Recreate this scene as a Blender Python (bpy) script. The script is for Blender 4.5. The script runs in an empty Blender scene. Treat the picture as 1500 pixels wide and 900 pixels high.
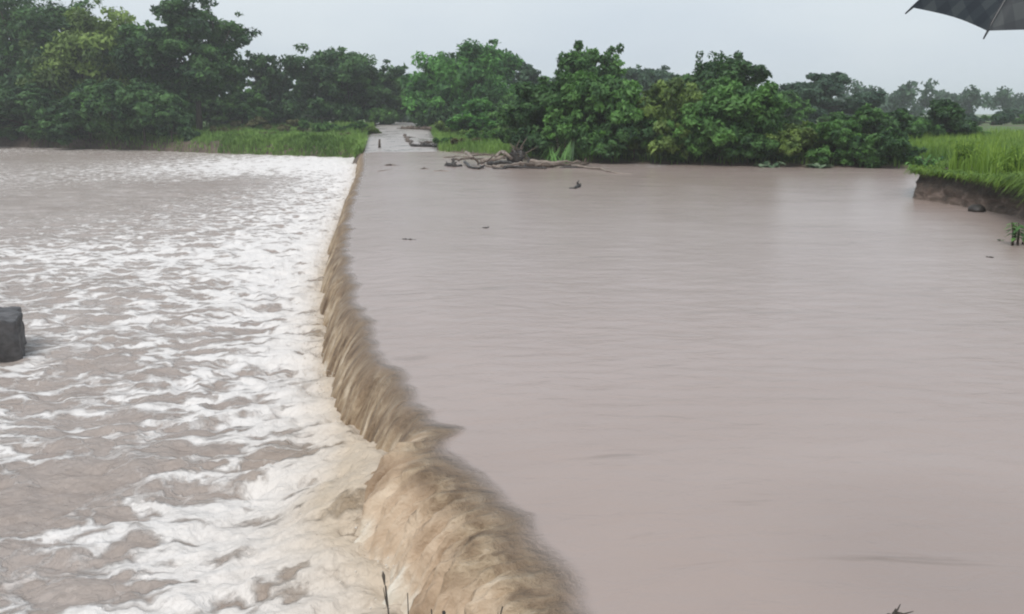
import bpy, math, random
import numpy as np
from mathutils import Vector, Matrix, Quaternion

random.seed(7)
C = bpy.context.scene.collection
sc = bpy.context.scene
R = math.radians

# ------------------------------------------------------------------ camera
CAM_H = 2.6
F = 1300.0                      # focal length in photo pixels (1500 wide)
PITCH = math.atan((450 - 166) / F)
cd = bpy.data.cameras.new('camera'); cam = bpy.data.objects.new('camera', cd); C.objects.link(cam)
cam.location = (0, 0, CAM_H); cam.rotation_euler = (math.pi/2 - PITCH, 0, 0)
cd.sensor_width = 36; cd.lens = F / 1500 * 36; cd.clip_start = 0.05; cd.clip_end = 6000
sc.camera = cam

# ------------------------------------------------------------------ world, sun, exposure
SUN_EL, SUN_AZ = 55, 205
w = bpy.data.worlds.new('World'); sc.world = w; w.use_nodes = True
nt = w.node_tree; nt.nodes.clear()
out = nt.nodes.new('ShaderNodeOutputWorld'); bg = nt.nodes.new('ShaderNodeBackground')
sky = nt.nodes.new('ShaderNodeTexSky'); sky.sky_type = 'NISHITA'; sky.sun_disc = False
sky.sun_elevation = R(SUN_EL); sky.sun_rotation = R(SUN_AZ); sky.dust_density = 4.0; sky.air_density = 1.0
tc = nt.nodes.new('ShaderNodeTexCoord'); mp = nt.nodes.new('ShaderNodeMapping'); mp.inputs['Scale'].default_value = (1.2, 1.2, 3.5)
no = nt.nodes.new('ShaderNodeTexNoise'); no.inputs['Scale'].default_value = 1.6; no.inputs['Detail'].default_value = 5; no.inputs['Roughness'].default_value = .5
rp = nt.nodes.new('ShaderNodeValToRGB')
rp.color_ramp.elements[0].position = .3; rp.color_ramp.elements[0].color = (.70, .79, .90, 1)
rp.color_ramp.elements[1].position = .7; rp.color_ramp.elements[1].color = (.885, .955, 1, 1)
sc_ = nt.nodes.new('ShaderNodeVectorMath'); sc_.operation = 'SCALE'; sc_.inputs['Scale'].default_value = 6.35
mx = nt.nodes.new('ShaderNodeMix'); mx.data_type = 'RGBA'; mx.inputs['Factor'].default_value = .9
L = nt.links
L.new(tc.outputs['Generated'], mp.inputs['Vector']); L.new(mp.outputs['Vector'], no.inputs['Vector'])
L.new(no.outputs['Fac'], rp.inputs['Fac']); L.new(rp.outputs['Color'], sc_.inputs[0])
L.new(sky.outputs['Color'], mx.inputs['A']); L.new(sc_.outputs['Vector'], mx.inputs['B'])
L.new(mx.outputs['Result'], bg.inputs['Color']); bg.inputs['Strength'].default_value = .1
L.new(bg.outputs['Background'], out.inputs['Surface'])

sl = bpy.data.lights.new('sun', 'SUN'); sl.energy = 1.4; sl.angle = R(28); sl.color = (1, .97, .93)
so = bpy.data.objects.new('sun', sl); C.objects.link(so)
so.rotation_euler = (R(90 - SUN_EL), 0, R(-25))   # shines away from the camera, from behind its left shoulder
sc.view_settings.view_transform = 'Standard'; sc.view_settings.look = 'None'
sc.view_settings.exposure = 0.52; sc.view_settings.gamma = 1.0; sc.view_settings.use_curve_mapping = False
sc.render.engine = 'CYCLES'
sc.cycles.volume_bounces = 2; sc.cycles.max_bounces = 6; sc.cycles.transparent_max_bounces = 8
sc.cycles.filter_width = 2.1

# ------------------------------------------------------------------ helpers
def at(px, py, z=0.0):
    """photo pixel -> the point where that line of sight meets height z"""
    d = np.array([(px - 750) / F, 0, 0]) + (450 - py) / F * np.array([0, math.sin(PITCH), math.cos(PITCH)]) \
        + np.array([0, math.cos(PITCH), -math.sin(PITCH)])
    t = (z - CAM_H) / d[2]
    return np.array([0, 0, CAM_H]) + d * t
def aty(px, py, Y):
    d = np.array([(px - 750) / F, 0, 0]) + (450 - py) / F * np.array([0, math.sin(PITCH), math.cos(PITCH)]) \
        + np.array([0, math.cos(PITCH), -math.sin(PITCH)])
    t = Y / d[1]
    return np.array([0, 0, CAM_H]) + d * t

def hash2(ix, iy, seed):
    h = (ix.astype(np.int64) * 374761393 + iy.astype(np.int64) * 668265263 + seed * 1442695041) & 0xffffffff
    h = ((h ^ (h >> 13)) * 1274126177) & 0xffffffff
    h = h ^ (h >> 16)
    return (h & 0xffff) / 65535.0 * 2 * np.pi
def noise(x, y, seed=0):
    x = np.asarray(x, float); y = np.asarray(y, float)
    ix = np.floor(x); iy = np.floor(y); fx = x - ix; fy = y - iy
    u = fx*fx*fx*(fx*(fx*6-15)+10); v = fy*fy*fy*(fy*(fy*6-15)+10)
    def g(dx, dy):
        a = hash2(ix + dx, iy + dy, seed)
        return np.cos(a) * (fx - dx) + np.sin(a) * (fy - dy)
    a = g(0, 0) * (1-u) + g(1, 0) * u; b = g(0, 1) * (1-u) + g(1, 1) * u
    return (a * (1-v) + b * v) * 1.5
def fbm(x, y, seed=0, o=4, rough=.5):
    r = 0; a = 1; s = 0
    for k in range(o):
        r = r + a * noise(x * 2**k, y * 2**k, seed + k * 17); s += a; a *= rough
    return r / s
def smooth(a, b, x):
    t = np.clip((np.asarray(x, float) - a) / (b - a), 0, 1); return t * t * (3 - 2 * t)

def mesh_obj(name, V, Fc, mat, parent=None, smooth_sh=False, attrs=None):
    """V (n,3), Fc (m,k) faces of one valence -> ONE mesh object"""
    V = np.asarray(V, np.float32); Fc = np.asarray(Fc, np.int32)
    me = bpy.data.meshes.new(name)
    me.vertices.add(len(V)); me.vertices.foreach_set('co', V.ravel())
    k = Fc.shape[1]
    me.loops.add(Fc.size); me.loops.foreach_set('vertex_index', Fc.ravel())
    me.polygons.add(len(Fc)); me.polygons.foreach_set('loop_start', np.arange(0, Fc.size, k, dtype=np.int32))
    if smooth_sh: me.polygons.foreach_set('use_smooth', np.ones(len(Fc), bool))
    me.update(calc_edges=True); me.validate()
    if attrs:
        for n, a in attrs.items():
            at_ = me.attributes.new(n, 'FLOAT', 'POINT'); at_.data.foreach_set('value', np.asarray(a, np.float32))
    if mat: me.materials.append(mat)
    o = bpy.data.objects.new(name, me); C.objects.link(o)
    if parent: o.parent = parent
    return o
def grid_faces(n, m):
    i = np.arange(n - 1)[:, None] * m + np.arange(m - 1)[None, :]
    i = i.ravel(); return np.stack([i, i + 1, i + m + 1, i + m], 1)
def tag(o, label=None, cat=None, group=None, kind=None):
    if label: o['label'] = label
    if cat: o['category'] = cat
    if group: o['group'] = group
    if kind: o['kind'] = kind
    return o
def empty(name, loc, label, cat, group=None, rz=0):
    o = bpy.data.objects.new(name, None); C.objects.link(o); o.location = loc; o.rotation_euler = (0, 0, rz)
    return tag(o, label, cat, group)

class MB:
    """collects tubes and lumps (quads) for one mesh"""
    def __init__(s): s.v = []; s.f = []; s.n = 0
    def add(s, V, Fc):
        V = np.asarray(V, float); s.v.append(V); s.f.append(np.asarray(Fc) + s.n); s.n += len(V)
    def tube(s, P, Rr, k=8, rough=0, seed=0):
        P = np.asarray(P, float); n = len(P); Rr = np.broadcast_to(np.asarray(Rr, float), (n,))
        T = np.gradient(P, axis=0); T /= np.linalg.norm(T, axis=1)[:, None] + 1e-9
        up = np.array([0, 0, 1.]) if abs(T[0][2]) < .9 else np.array([1., 0, 0])
        V = []
        rs = np.random.RandomState(seed)
        for i in range(n):
            a = np.cross(T[i], up); a /= np.linalg.norm(a) + 1e-9; b = np.cross(a, T[i]); up = b
            for j in range(k):
                th = 2*math.pi*j/k; r = Rr[i] * (1 + rough * (rs.rand() - .5))
                V.append(P[i] + r * (math.cos(th) * a + math.sin(th) * b))
        V.append(P[0]); V.append(P[-1])
        Fc = []
        for i in range(n - 1):
            for j in range(k):
                Fc.append((i*k+j, i*k+(j+1) % k, (i+1)*k+(j+1) % k, (i+1)*k+j))
        c0, c1 = n*k, n*k+1
        for j in range(0, k, 2):
            Fc.append((c0, (j+2) % k, (j+1) % k, j)); m = (n-1)*k
            Fc.append((c1, m+j, m+(j+1) % k, m+(j+2) % k))
        s.add(V, Fc)
    def build(s, name, mat, parent=None, sm=True, attrs=None):
        return mesh_obj(name, np.concatenate(s.v), np.concatenate(s.f), mat, parent, sm, attrs)

# ------------------------------------------------------------------ materials
def mat(name):
    m = bpy.data.materials.new(name); m.use_nodes = True; n = m.node_tree.nodes; l = m.node_tree.links
    return m, n, l, n['Principled BSDF']
def N(n, typ, **kw):
    x = n.new(typ)
    for k, v in kw.items():
        if k in ('operation', 'data_type', 'blend_type', 'feature', 'noise_dimensions', 'interpolation_type', 'attribute_name', 'voronoi_dimensions', 'clamp'): setattr(x, k, v)
        else: x.inputs[k].default_value = v
    return x
def math_(n, l, op, a, b=None, clamp=False):
    x = n.new('ShaderNodeMath'); x.operation = op; x.use_clamp = clamp
    for i, q in enumerate((a, b)):
        if q is None: continue
        if isinstance(q, (int, float)): x.inputs[i].default_value = q
        else: l.new(q, x.inputs[i])
    return x.outputs[0]
def ramp(n, l, fac, stops):
    r = n.new('ShaderNodeValToRGB'); e = r.color_ramp.elements
    while len(e) < len(stops): e.new(.5)
    for x, (p, c) in zip(e, stops): x.position = p; x.color = (*c, 1)
    l.new(fac, r.inputs['Fac']); return r.outputs['Color']
def mixc(n, l, f, a, b):
    x = n.new('ShaderNodeMix'); x.data_type = 'RGBA'
    if isinstance(f, (int, float)): x.inputs['Factor'].default_value = f
    else: l.new(f, x.inputs['Factor'])
    for nm, q in (('A', a), ('B', b)):
        if isinstance(q, tuple): x.inputs[nm].default_value = (*q, 1)
        else: l.new(q, x.inputs[nm])
    return x.outputs['Result']
def sstep(n, l, v, a, b):
    x = n.new('ShaderNodeMapRange'); x.interpolation_type = 'SMOOTHSTEP'; l.new(v, x.inputs['Value'])
    for nm, q in (('From Min', a), ('From Max', b)):
        if isinstance(q, (int, float)): x.inputs[nm].default_value = q
        else: l.new(q, x.inputs[nm])
    return x.outputs['Result']
def objcoord(n, l, scale=(1, 1, 1)):
    t = n.new('ShaderNodeNewGeometry'); m_ = n.new('ShaderNodeMapping'); m_.inputs['Scale'].default_value = scale
    l.new(t.outputs['Position'], m_.inputs['Vector']); return m_.outputs['Vector']
def noisen(n, l, vec, scale, detail=4, rough=.5, dist=0):
    x = n.new('ShaderNodeTexNoise'); x.inputs['Scale'].default_value = scale; x.inputs['Detail'].default_value = detail
    x.inputs['Roughness'].default_value = rough; x.inputs['Distortion'].default_value = dist
    l.new(vec, x.inputs['Vector']); return x
def bump(n, l, b, h, dist, strength=1.0):
    x = n.new('ShaderNodeBump'); x.inputs['Distance'].default_value = dist; x.inputs['Strength'].default_value = strength
    l.new(h, x.inputs['Height']); l.new(x.outputs['Normal'], b.inputs['Normal']); return x

def simple(name, c1, c2, scale=6, rough=.8, bd=.01, stretch=(1, 1, 1)):
    m, n, l, b = mat(name)
    v = objcoord(n, l, stretch); x = noisen(n, l, v, scale, 6, .65)
    l.new(ramp(n, l, x.outputs['Fac'], [(.3, c1), (.7, c2)]), b.inputs['Base Color'])
    b.inputs['Roughness'].default_value = rough
    bump(n, l, b, x.outputs['Fac'], bd); return m

def leaf_mat(name, dark, light, trans=.25):
    m, n, l, b = mat(name)
    a = n.new('ShaderNodeAttribute'); a.attribute_name = 'tint'
    col = ramp(n, l, a.outputs['Fac'], [(0, dark), (1, light)])
    l.new(col, b.inputs['Base Color']); b.inputs['Roughness'].default_value = .55
    b.inputs['Specular IOR Level'].default_value = .3
    tr = n.new('ShaderNodeBsdfTranslucent'); l.new(col, tr.inputs['Color'])
    mx = n.new('ShaderNodeMixShader'); mx.inputs[0].default_value = trans
    l.new(b.outputs[0], mx.inputs[1]); l.new(tr.outputs[0], mx.inputs[2])
    l.new(mx.outputs[0], n['Material Output'].inputs['Surface'])
    return m
G_DARK = leaf_mat('dark_foliage', (.018, .052, .022), (.095, .205, .055))
G_MID = leaf_mat('green_foliage', (.026, .075, .022), (.15, .32, .075))
G_OLIVE = leaf_mat('olive_foliage', (.04, .078, .02), (.25, .36, .085))
G_BRIGHT = leaf_mat('bright_foliage', (.024, .085, .024), (.14, .36, .07))
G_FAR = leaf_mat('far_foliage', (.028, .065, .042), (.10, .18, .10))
G_PALE = leaf_mat('pale_leaves', (.07, .14, .07), (.32, .42, .27))
GRASS = leaf_mat('grass_blades', (.07, .155, .02), (.30, .44, .07), .35)
GRASS2 = leaf_mat('meadow_blades', (.07, .155, .025), (.25, .40, .09), .3)
SCRUB = leaf_mat('dry_scrub', (.08, .09, .03), (.20, .19, .09), .2)
BARK = simple('bark', (.03, .024, .018), (.09, .072, .055), 5, .9, .02, (1, 1, .3))
DRIFT = simple('drift_wood', (.045, .032, .024), (.17, .13, .10), 4, .75, .02)
PALEWOOD = simple('pale_drift_wood', (.16, .12, .095), (.34, .29, .245), 4, .7, .02)
DARKWOOD = simple('soaked_wood', (.012, .011, .010), (.05, .042, .036), 5, .5, .02)
CONC = simple('weathered_concrete', (.022, .021, .021), (.135, .128, .13), 3.5, .5, .03)

def ground_mat():
    m, n, l, b = mat('ground')
    v = objcoord(n, l); g = n.new('ShaderNodeNewGeometry'); s = n.new('ShaderNodeSeparateXYZ'); l.new(g.outputs['Normal'], s.inputs[0])
    a = noisen(n, l, v, .18, 6, .6); c = noisen(n, l, v, 2.2, 6, .7)
    grass = ramp(n, l, c.outputs['Fac'], [(.3, (.035, .085, .018)), (.7, (.115, .19, .045))])
    soil = ramp(n, l, c.outputs['Fac'], [(.3, (.06, .043, .032)), (.7, (.17, .13, .10))])
    st = sstep(n, l, s.outputs['Z'], .80, .95)
    lo = n.new('ShaderNodeSeparateXYZ'); l.new(g.outputs['Position'], lo.inputs[0])
    wet = sstep(n, l, lo.outputs['Z'], .0, .30)
    pat = sstep(n, l, a.outputs['Fac'], .38, .50)
    k = math_(n, l, 'MULTIPLY', math_(n, l, 'MULTIPLY', st, wet), pat)
    l.new(mixc(n, l, k, soil, grass), b.inputs['Base Color']); b.inputs['Roughness'].default_value = .9
    bump(n, l, b, c.outputs['Fac'], .08); return m
GROUND = ground_mat()
def bank_mat():
    m, n, l, b = mat('eroded_soil')
    v = objcoord(n, l, (1, 1, 2.2)); a = noisen(n, l, v, 1.4, 8, .7, .6); c = noisen(n, l, objcoord(n, l, (2, 2, .6)), 3, 6, .65)
    col = ramp(n, l, a.outputs['Fac'], [(.28, (.03, .022, .017)), (.5, (.12, .088, .068)), (.68, (.30, .225, .185))])
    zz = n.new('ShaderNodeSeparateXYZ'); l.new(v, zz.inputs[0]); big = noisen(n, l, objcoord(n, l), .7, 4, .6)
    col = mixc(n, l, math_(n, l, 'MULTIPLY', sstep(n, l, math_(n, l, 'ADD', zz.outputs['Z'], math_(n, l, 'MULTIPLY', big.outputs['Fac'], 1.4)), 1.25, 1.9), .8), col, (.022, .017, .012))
    l.new(col, b.inputs['Base Color']); b.inputs['Roughness'].default_value = .85
    bump(n, l, b, math_(n, l, 'ADD', a.outputs['Fac'], c.outputs['Fac']), .10); return m
BANK = bank_mat()
def road_mat():
    m, n, l, b = mat('wet_concrete_road')
    v = objcoord(n, l); a = noisen(n, l, v, .5, 6, .65); c = noisen(n, l, v, 6, 5, .6)
    col = ramp(n, l, a.outputs['Fac'], [(.3, (.29, .26, .24)), (.7, (.43, .39, .365))])
    l.new(col, b.inputs['Base Color'])
    l.new(ramp(n, l, a.outputs['Fac'], [(.35, (.18,)*3), (.65, (.5,)*3)]), b.inputs['Roughness'])
    bump(n, l, b, c.outputs['Fac'], .006); return m
ROAD = road_mat()

def upper_mat():
    m, n, l, b = mat('muddy_water')
    v = objcoord(n, l, (1, 1.0, 1)); a = noisen(n, l, v, .14, 5, .55, .8)
    # streaks drawn out along the current
    s = noisen(n, l, objcoord(n, l, (.35, 2.2, 1)), 1.1, 5, .6, 1.0)
    r1 = noisen(n, l, objcoord(n, l, (1, 1.9, 1)), 2.2, 6, .62, .5)
    fade = n.new('ShaderNodeAttribute'); fade.attribute_name = 'fall'
    mud = ramp(n, l, a.outputs['Fac'], [(.3, (.325, .256, .224)), (.7, (.385, .313, .283))])
    mud = mixc(n, l, math_(n, l, 'MULTIPLY', sstep(n, l, s.outputs['Fac'], .60, .75), .55), mud, (.19, .152, .125))
    # falling water: streaks along the fall from the flow coordinates
    fs = n.new('ShaderNodeAttribute'); fs.attribute_name = 'flow_s'; ft = n.new('ShaderNodeAttribute'); ft.attribute_name = 'flow_t'
    near = n.new('ShaderNodeAttribute'); near.attribute_name = 'churn'
    cb = n.new('ShaderNodeCombineXYZ'); l.new(fs.outputs['Fac'], cb.inputs[0])
    l.new(math_(n, l, 'MULTIPLY', ft.outputs['Fac'], .55), cb.inputs[1])
    st = noisen(n, l, cb.outputs[0], 5.5, 6, .62, .35)
    lump = noisen(n, l, cb.outputs[0], 2.6, 6, .58, .7)
    sv = math_(n, l, 'ADD', math_(n, l, 'MULTIPLY', st.outputs['Fac'], math_(n, l, 'SUBTRACT', 1.0, math_(n, l, 'MULTIPLY', near.outputs['Fac'], .55))),
               math_(n, l, 'MULTIPLY', lump.outputs['Fac'], math_(n, l, 'MULTIPLY', near.outputs['Fac'], .55)))
    fallc = ramp(n, l, sv, [(.34, (.115, .075, .044)), (.46, (.26, .183, .115)), (.57, (.42, .32, .215)), (.70, (.60, .50, .38))])
    tint = ramp(n, l, lump.outputs['Fac'], [(.33, (.29, .20, .13)), (.5, (.51, .375, .26)), (.66, (.66, .53, .40))])
    fallc = mixc(n, l, math_(n, l, 'MULTIPLY', near.outputs['Fac'], .80), fallc, tint)
    fallc = mixc(n, l, sstep(n, l, ft.outputs['Fac'], -.05, .50), (.215, .158, .112), fallc)
    foam = n.new('ShaderNodeAttribute'); foam.attribute_name = 'froth'
    fo = sstep(n, l, math_(n, l, 'ADD', foam.outputs['Fac'], math_(n, l, 'MULTIPLY', math_(n, l, 'SUBTRACT', sv, .5), 2.2)), .55, 1.05)
    fallc = mixc(n, l, fo, fallc, (.72, .67, .58))
    col = mixc(n, l, fade.outputs['Fac'], mud, fallc)
    l.new(col, b.inputs['Base Color'])
    l.new(math_(n, l, 'ADD', .21, math_(n, l, 'MULTIPLY', fade.outputs['Fac'], .32)), b.inputs['Roughness'])
    b.inputs['IOR'].default_value = 1.33
    h = math_(n, l, 'ADD', math_(n, l, 'MULTIPLY', r1.outputs['Fac'], math_(n, l, 'MULTIPLY', math_(n, l, 'SUBTRACT', 1.0, fade.outputs['Fac']), .36)),
              math_(n, l, 'MULTIPLY', sv, math_(n, l, 'MULTIPLY', fade.outputs['Fac'], 3.0)))
    bump(n, l, b, h, .05); return m
UPPER = upper_mat()

def lower_mat():
    m, n, l, b = mat('foaming_water')
    pos = objcoord(n, l, (1, 1, 1))
    wn = noisen(n, l, pos, .55, 5, .6); wn2 = noisen(n, l, pos, 2.6, 4, .6)
    def warp(base, amt, nz):
        sub = n.new('ShaderNodeVectorMath'); sub.operation = 'SUBTRACT'; sub.inputs[1].default_value = (.5, .5, .5); l.new(nz.outputs['Color'], sub.inputs[0])
        s_ = n.new('ShaderNodeVectorMath'); s_.operation = 'SCALE'; s_.inputs['Scale'].default_value = amt; l.new(sub.outputs[0], s_.inputs[0])
        ad = n.new('ShaderNodeVectorMath'); ad.operation = 'ADD'; l.new(base, ad.inputs[0]); l.new(s_.outputs[0], ad.inputs[1]); return ad.outputs[0]
    p2 = warp(warp(pos, 1.5, wn), .26, wn2)
    mp_ = n.new('ShaderNodeMapping'); mp_.inputs['Scale'].default_value = (.50, 1.20, 0); l.new(p2, mp_.inputs['Vector'])
    def veins(scale):
        vo = n.new('ShaderNodeTexVoronoi'); vo.feature = 'DISTANCE_TO_EDGE'; vo.voronoi_dimensions = '2D'; vo.inputs['Scale'].default_value = scale
        l.new(mp_.outputs['Vector'], vo.inputs['Vector'])
        return math_(n, l, 'SUBTRACT', 1.0, math_(n, l, 'MULTIPLY', vo.outputs['Distance'], 2.1), True)
    v1 = veins(1.5); v2 = veins(4.2)
    fine = noisen(n, l, mp_.outputs['Vector'], 6.5, 7, .66, .0)
    mid = noisen(n, l, mp_.outputs['Vector'], 1.3, 6, .62, .6)
    v = math_(n, l, 'ADD', math_(n, l, 'ADD', math_(n, l, 'MULTIPLY', v1, .44), math_(n, l, 'MULTIPLY', v2, .30)),
              math_(n, l, 'ADD', math_(n, l, 'MULTIPLY', fine.outputs['Fac'], .50), math_(n, l, 'MULTIPLY', mid.outputs['Fac'], .32)))
    # v spans about 0.6 .. 1.2 ; density lifts it through the threshold
    d = n.new('ShaderNodeAttribute'); d.attribute_name = 'foaminess'
    tan = n.new('ShaderNodeAttribute'); tan.attribute_name = 'silt'
    q = math_(n, l, 'ADD', v, math_(n, l, 'MULTIPLY', math_(n, l, 'SUBTRACT', d.outputs['Fac'], .5), .60))
    foam = sstep(n, l, q, .77, 1.02)
    lace = math_(n, l, 'MULTIPLY', sstep(n, l, v1, .90, .99), sstep(n, l, fine.outputs['Fac'], .36, .56))
    lace2 = math_(n, l, 'MULTIPLY', sstep(n, l, v2, .90, 1.0), sstep(n, l, mid.outputs['Fac'], .42, .62))
    lace = math_(n, l, 'MULTIPLY', math_(n, l, 'MAXIMUM', lace, math_(n, l, 'MULTIPLY', lace2, .8)), sstep(n, l, d.outputs['Fac'], -.05, .35))
    foam = math_(n, l, 'MAXIMUM', foam, math_(n, l, 'MULTIPLY', lace, .75))
    water = ramp(n, l, wn.outputs['Fac'], [(.3, (.34, .28, .245)), (.7, (.43, .37, .335))])
    fcol = mixc(n, l, tan.outputs['Fac'], (.77, .735, .71), (.58, .485, .38))
    wcol = mixc(n, l, tan.outputs['Fac'], water, (.33, .25, .17))
    l.new(mixc(n, l, foam, wcol, fcol), b.inputs['Base Color'])
    l.new(math_(n, l, 'ADD', .22, math_(n, l, 'MULTIPLY', foam, .5)), b.inputs['Roughness']); b.inputs['IOR'].default_value = 1.33
    h = math_(n, l, 'ADD', math_(n, l, 'MULTIPLY', foam, .30), math_(n, l, 'MULTIPLY', fine.outputs['Fac'], .8))
    bump(n, l, b, h, .075); return m
LOWER = lower_mat()

# ------------------------------------------------------------------ shape of the place
ZL = -0.9                                              # level of the lower river
road_y = np.array([-10, 3, 58, 66, 75, 90, 105, 140, 300]); road_z = np.array([-.14, -.14, -.14, .16, .55, .95, 1.2, 1.15, .6])
def road_left(Y): return np.interp(Y, [52, 60, 75, 105, 300], [-8.7, -9.9, -11.95, -15.7, -45])
def road_right(Y): return np.interp(Y, [52, 60, 75, 105, 300], [-3.3, -4.9, -6.5, -9.9, -39])
crest_px = [(862, 925), (820, 855), (770, 785), (720, 722), (672, 665), (640, 625), (600, 585), (560, 528), (535, 480), (518, 435), (508, 395), (505, 350), (513, 310), (521, 280), (528, 258), (533, 243)]
crest = [np.array([.75, 2.6]), ] + [at(x, y, -.03)[:2] for x, y in crest_px] + [np.array([road_left(60), 60.]), np.array([road_left(68), 68.])]
crest = np.array(crest)
# river outline (all water, both levels)
WP = [(-400, -8), (-40, 1.2), (-4, 2.9), (.75, 3.1), (5, 3.0), (13.4, 4.5), (13.2, 12)]
WP += [tuple(at(x, y, 0)[:2]) for x, y in ((1560, 350), (1500, 322), (1440, 309), (1385, 298), (1334, 291))]
WP += [(14.2, 31), (20, 34.5), (45, 37), (130, 60), (130, 72), (45, 50)]
WP += [tuple(at(x, y, 0)[:2]) for x, y in ((1335, 247), (1200, 245), (1100, 243), (1000, 241), (860, 238), (760, 233), (700, 227), (645, 222))]
WP += [(-7, 61), (-9.9, 60.5), (-10.8, 67)]
WP += [tuple(at(x, y, ZL)[:2]) for x, y in ((535, 232), (450, 229), (300, 224), (200, 220), (0, 215), (-300, 209), (-900, 198))]
WP += [(-420, 260)]
WP = np.array(WP)
def sdf(x, y, P=WP):
    x = np.asarray(x, float); y = np.asarray(y, float)
    d = np.full(x.shape, 1e9); ins = np.zeros(x.shape, bool)
    for i in range(len(P)):
        a = P[i]; b = P[(i+1) % len(P)]; e = b - a
        wx = x - a[0]; wy = y - a[1]; t = np.clip((wx*e[0] + wy*e[1]) / (e @ e), 0, 1)
        d = np.minimum(d, np.hypot(wx - t*e[0], wy - t*e[1]))
        c = ((a[1] > y) != (b[1] > y)); 
        xi = a[0] + (y - a[1]) / (b[1] - a[1] + 1e-12) * e[0]
        ins ^= c & (x < xi)
    return np.where(ins, -d, d)                         # positive on land
def ground_z(x, y):
    x = np.asarray(x, float); y = np.asarray(y, float)
    s = sdf(x, y)
    spit = smooth(8, 11, x) * (1 - smooth(33, 38, y)) * smooth(2, 6, y)     # cut bank on the right
    bank = .38 * smooth(-.3, 1.6, s) + .80 * smooth(1, 38, s)
    bank = bank * (1 - spit) + spit * (.78 + .35 * smooth(2, 25, s)) * smooth(.75, 1.0, s)
    z = bank + .10 * fbm(x * .12, y * .12, 3, 3) * smooth(0, 8, s)
    far = smooth(60, 100, y); left = 1 - smooth(-14, -9, x)
    z += .25 * smooth(2, 14, s) * left * fbm(x * .09 + 5, y * .09, 8, 3)
    # under water
    z = np.where(s < 0, -1.9 * smooth(0, 1.2, -s) + z * (1 - smooth(0, .4, -s)), z)
    z = np.where((s < .75) & (spit > .5), -1.9, z)
    # near bank under the camera
    near = (1 - smooth(1.0, 2.9, y)) * (1 - smooth(8, 12, np.abs(x)))
    z = z + near * smooth(0, 1.5, s) * .35
    # road bed
    rz = np.interp(y, road_y, road_z); k = smooth(-1.6, -.2, np.minimum(x - road_left(y), road_right(y) - x)) * smooth(60, 62, y) * (1 - smooth(150, 170, y))
    z = z * (1 - k) + (rz - .12) * k
    return z

gx = np.unique(np.concatenate([-np.geomspace(60, 1500, 40), np.arange(-60, 34, .45), np.geomspace(34, 1500, 70)]))
gy = np.unique(np.concatenate([-np.geomspace(6, 200, 12)[::-1], np.arange(-6, 6, .4), np.arange(6, 110, .5), np.geomspace(110, 1500, 50)]))
GX, GY = np.meshgrid(gx, gy)
GZ = ground_z(GX, GY)
g = mesh_obj('ground', np.stack([GX, GY, GZ], -1).reshape(-1, 3), grid_faces(len(gy), len(gx)), GROUND, smooth_sh=True)
tag(g, kind='structure')

# road climbing out of the ford
ys = np.arange(56, 150, .6); nx = 14
V = []
for Y in ys:
    a, b_ = road_left(Y), road_right(Y)
    for j in range(nx):
        u = j / (nx - 1); x = a + (b_ - a) * u
        V.append((x, Y, np.interp(Y, road_y, road_z) - .03 * (2*u - 1)**2))
V = np.array(V); V[:, 2] += .01 * fbm(V[:, 0], V[:, 1], 5, 3)
nv = len(V); rows = len(ys)
Fr = [tuple(f) for f in grid_faces(rows, nx)[:, ::-1]]
sk = []                                                 # side skirts
for j in (0, nx - 1):
    base = nv + len(sk) * rows; sk.append(V[np.arange(rows) * nx + j] - [0, 0, .28])
    for i in range(rows - 1):
        Fr.append((i*nx + j, (i+1)*nx + j, base + i + 1, base + i))
mesh_obj('road', np.concatenate([V] + sk), Fr, ROAD, smooth_sh=False)['kind'] = 'structure'

# cut bank: swept profile with undercut, slumped soil and turf lip
bp = np.array([(13.6, 5.5), (13.3, 12)] + [tuple(at(x, y, 0)[:2]) for x, y in ((1560, 350), (1500, 322), (1440, 309), (1385, 298), (1334, 291))] + [(13.9, 30.8), (16.5, 33.2), (20, 34.5), (30, 35.8)])
def resample(P, step):
    d = np.r_[0, np.cumsum(np.linalg.norm(np.diff(P, axis=0), axis=1))]; t = np.arange(0, d[-1], step)
    return np.stack([np.interp(t, d, P[:, k]) for k in range(P.shape[1])], 1), t
bq, bt = resample(bp, .12)
ker = np.hanning(11); ker /= ker.sum()
bs = np.stack([np.convolve(np.pad(bq[:, k], 5, 'edge'), ker, 'valid') for k in (0, 1)], 1)
T = np.gradient(bs, axis=0); T /= np.linalg.norm(T, axis=1)[:, None]; NB = np.stack([T[:, 1], -T[:, 0]], 1)   # towards land
np_ = 34; V = []
for j in range(np_):
    u = j / (np_ - 1)
    if u < .62:
        q = u / .62; z = -.45 + q * 1.22; off = -.25 + .45 * q + .16 * math.sin(q * math.pi) ** 2
    elif u < .7:
        q = (u - .62) / .08; z = .77 + .05 * q; off = .20 - .10 * math.sin(q * math.pi)
    else:
        q = (u - .7) / .3; z = .82 - .06 * q; off = .2 + 1.5 * q
    amp = 1 if u < .66 else .35
    nz = fbm(bt * .9, np.full_like(bt, z * 1.6), 21, 5, .6) * .30 * amp + .35 * fbm(bt * .35, bt * 0, 22, 2) * (1 - .6 * min(1, u))
    o_ = off + nz * (1 if u < .9 else .4)
    V.append(np.stack([bs[:, 0] + NB[:, 0] * o_, bs[:, 1] + NB[:, 1] * o_, z + .05 * fbm(bt * 1.3, bt * 0 + u * 3, 23, 3) - (.25 if j == np_ - 1 else 0)], 1))
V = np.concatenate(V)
mesh_obj('river_bank', V, grid_faces(np_, len(bt)), BANK, smooth_sh=True)['kind'] = 'structure'

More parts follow.
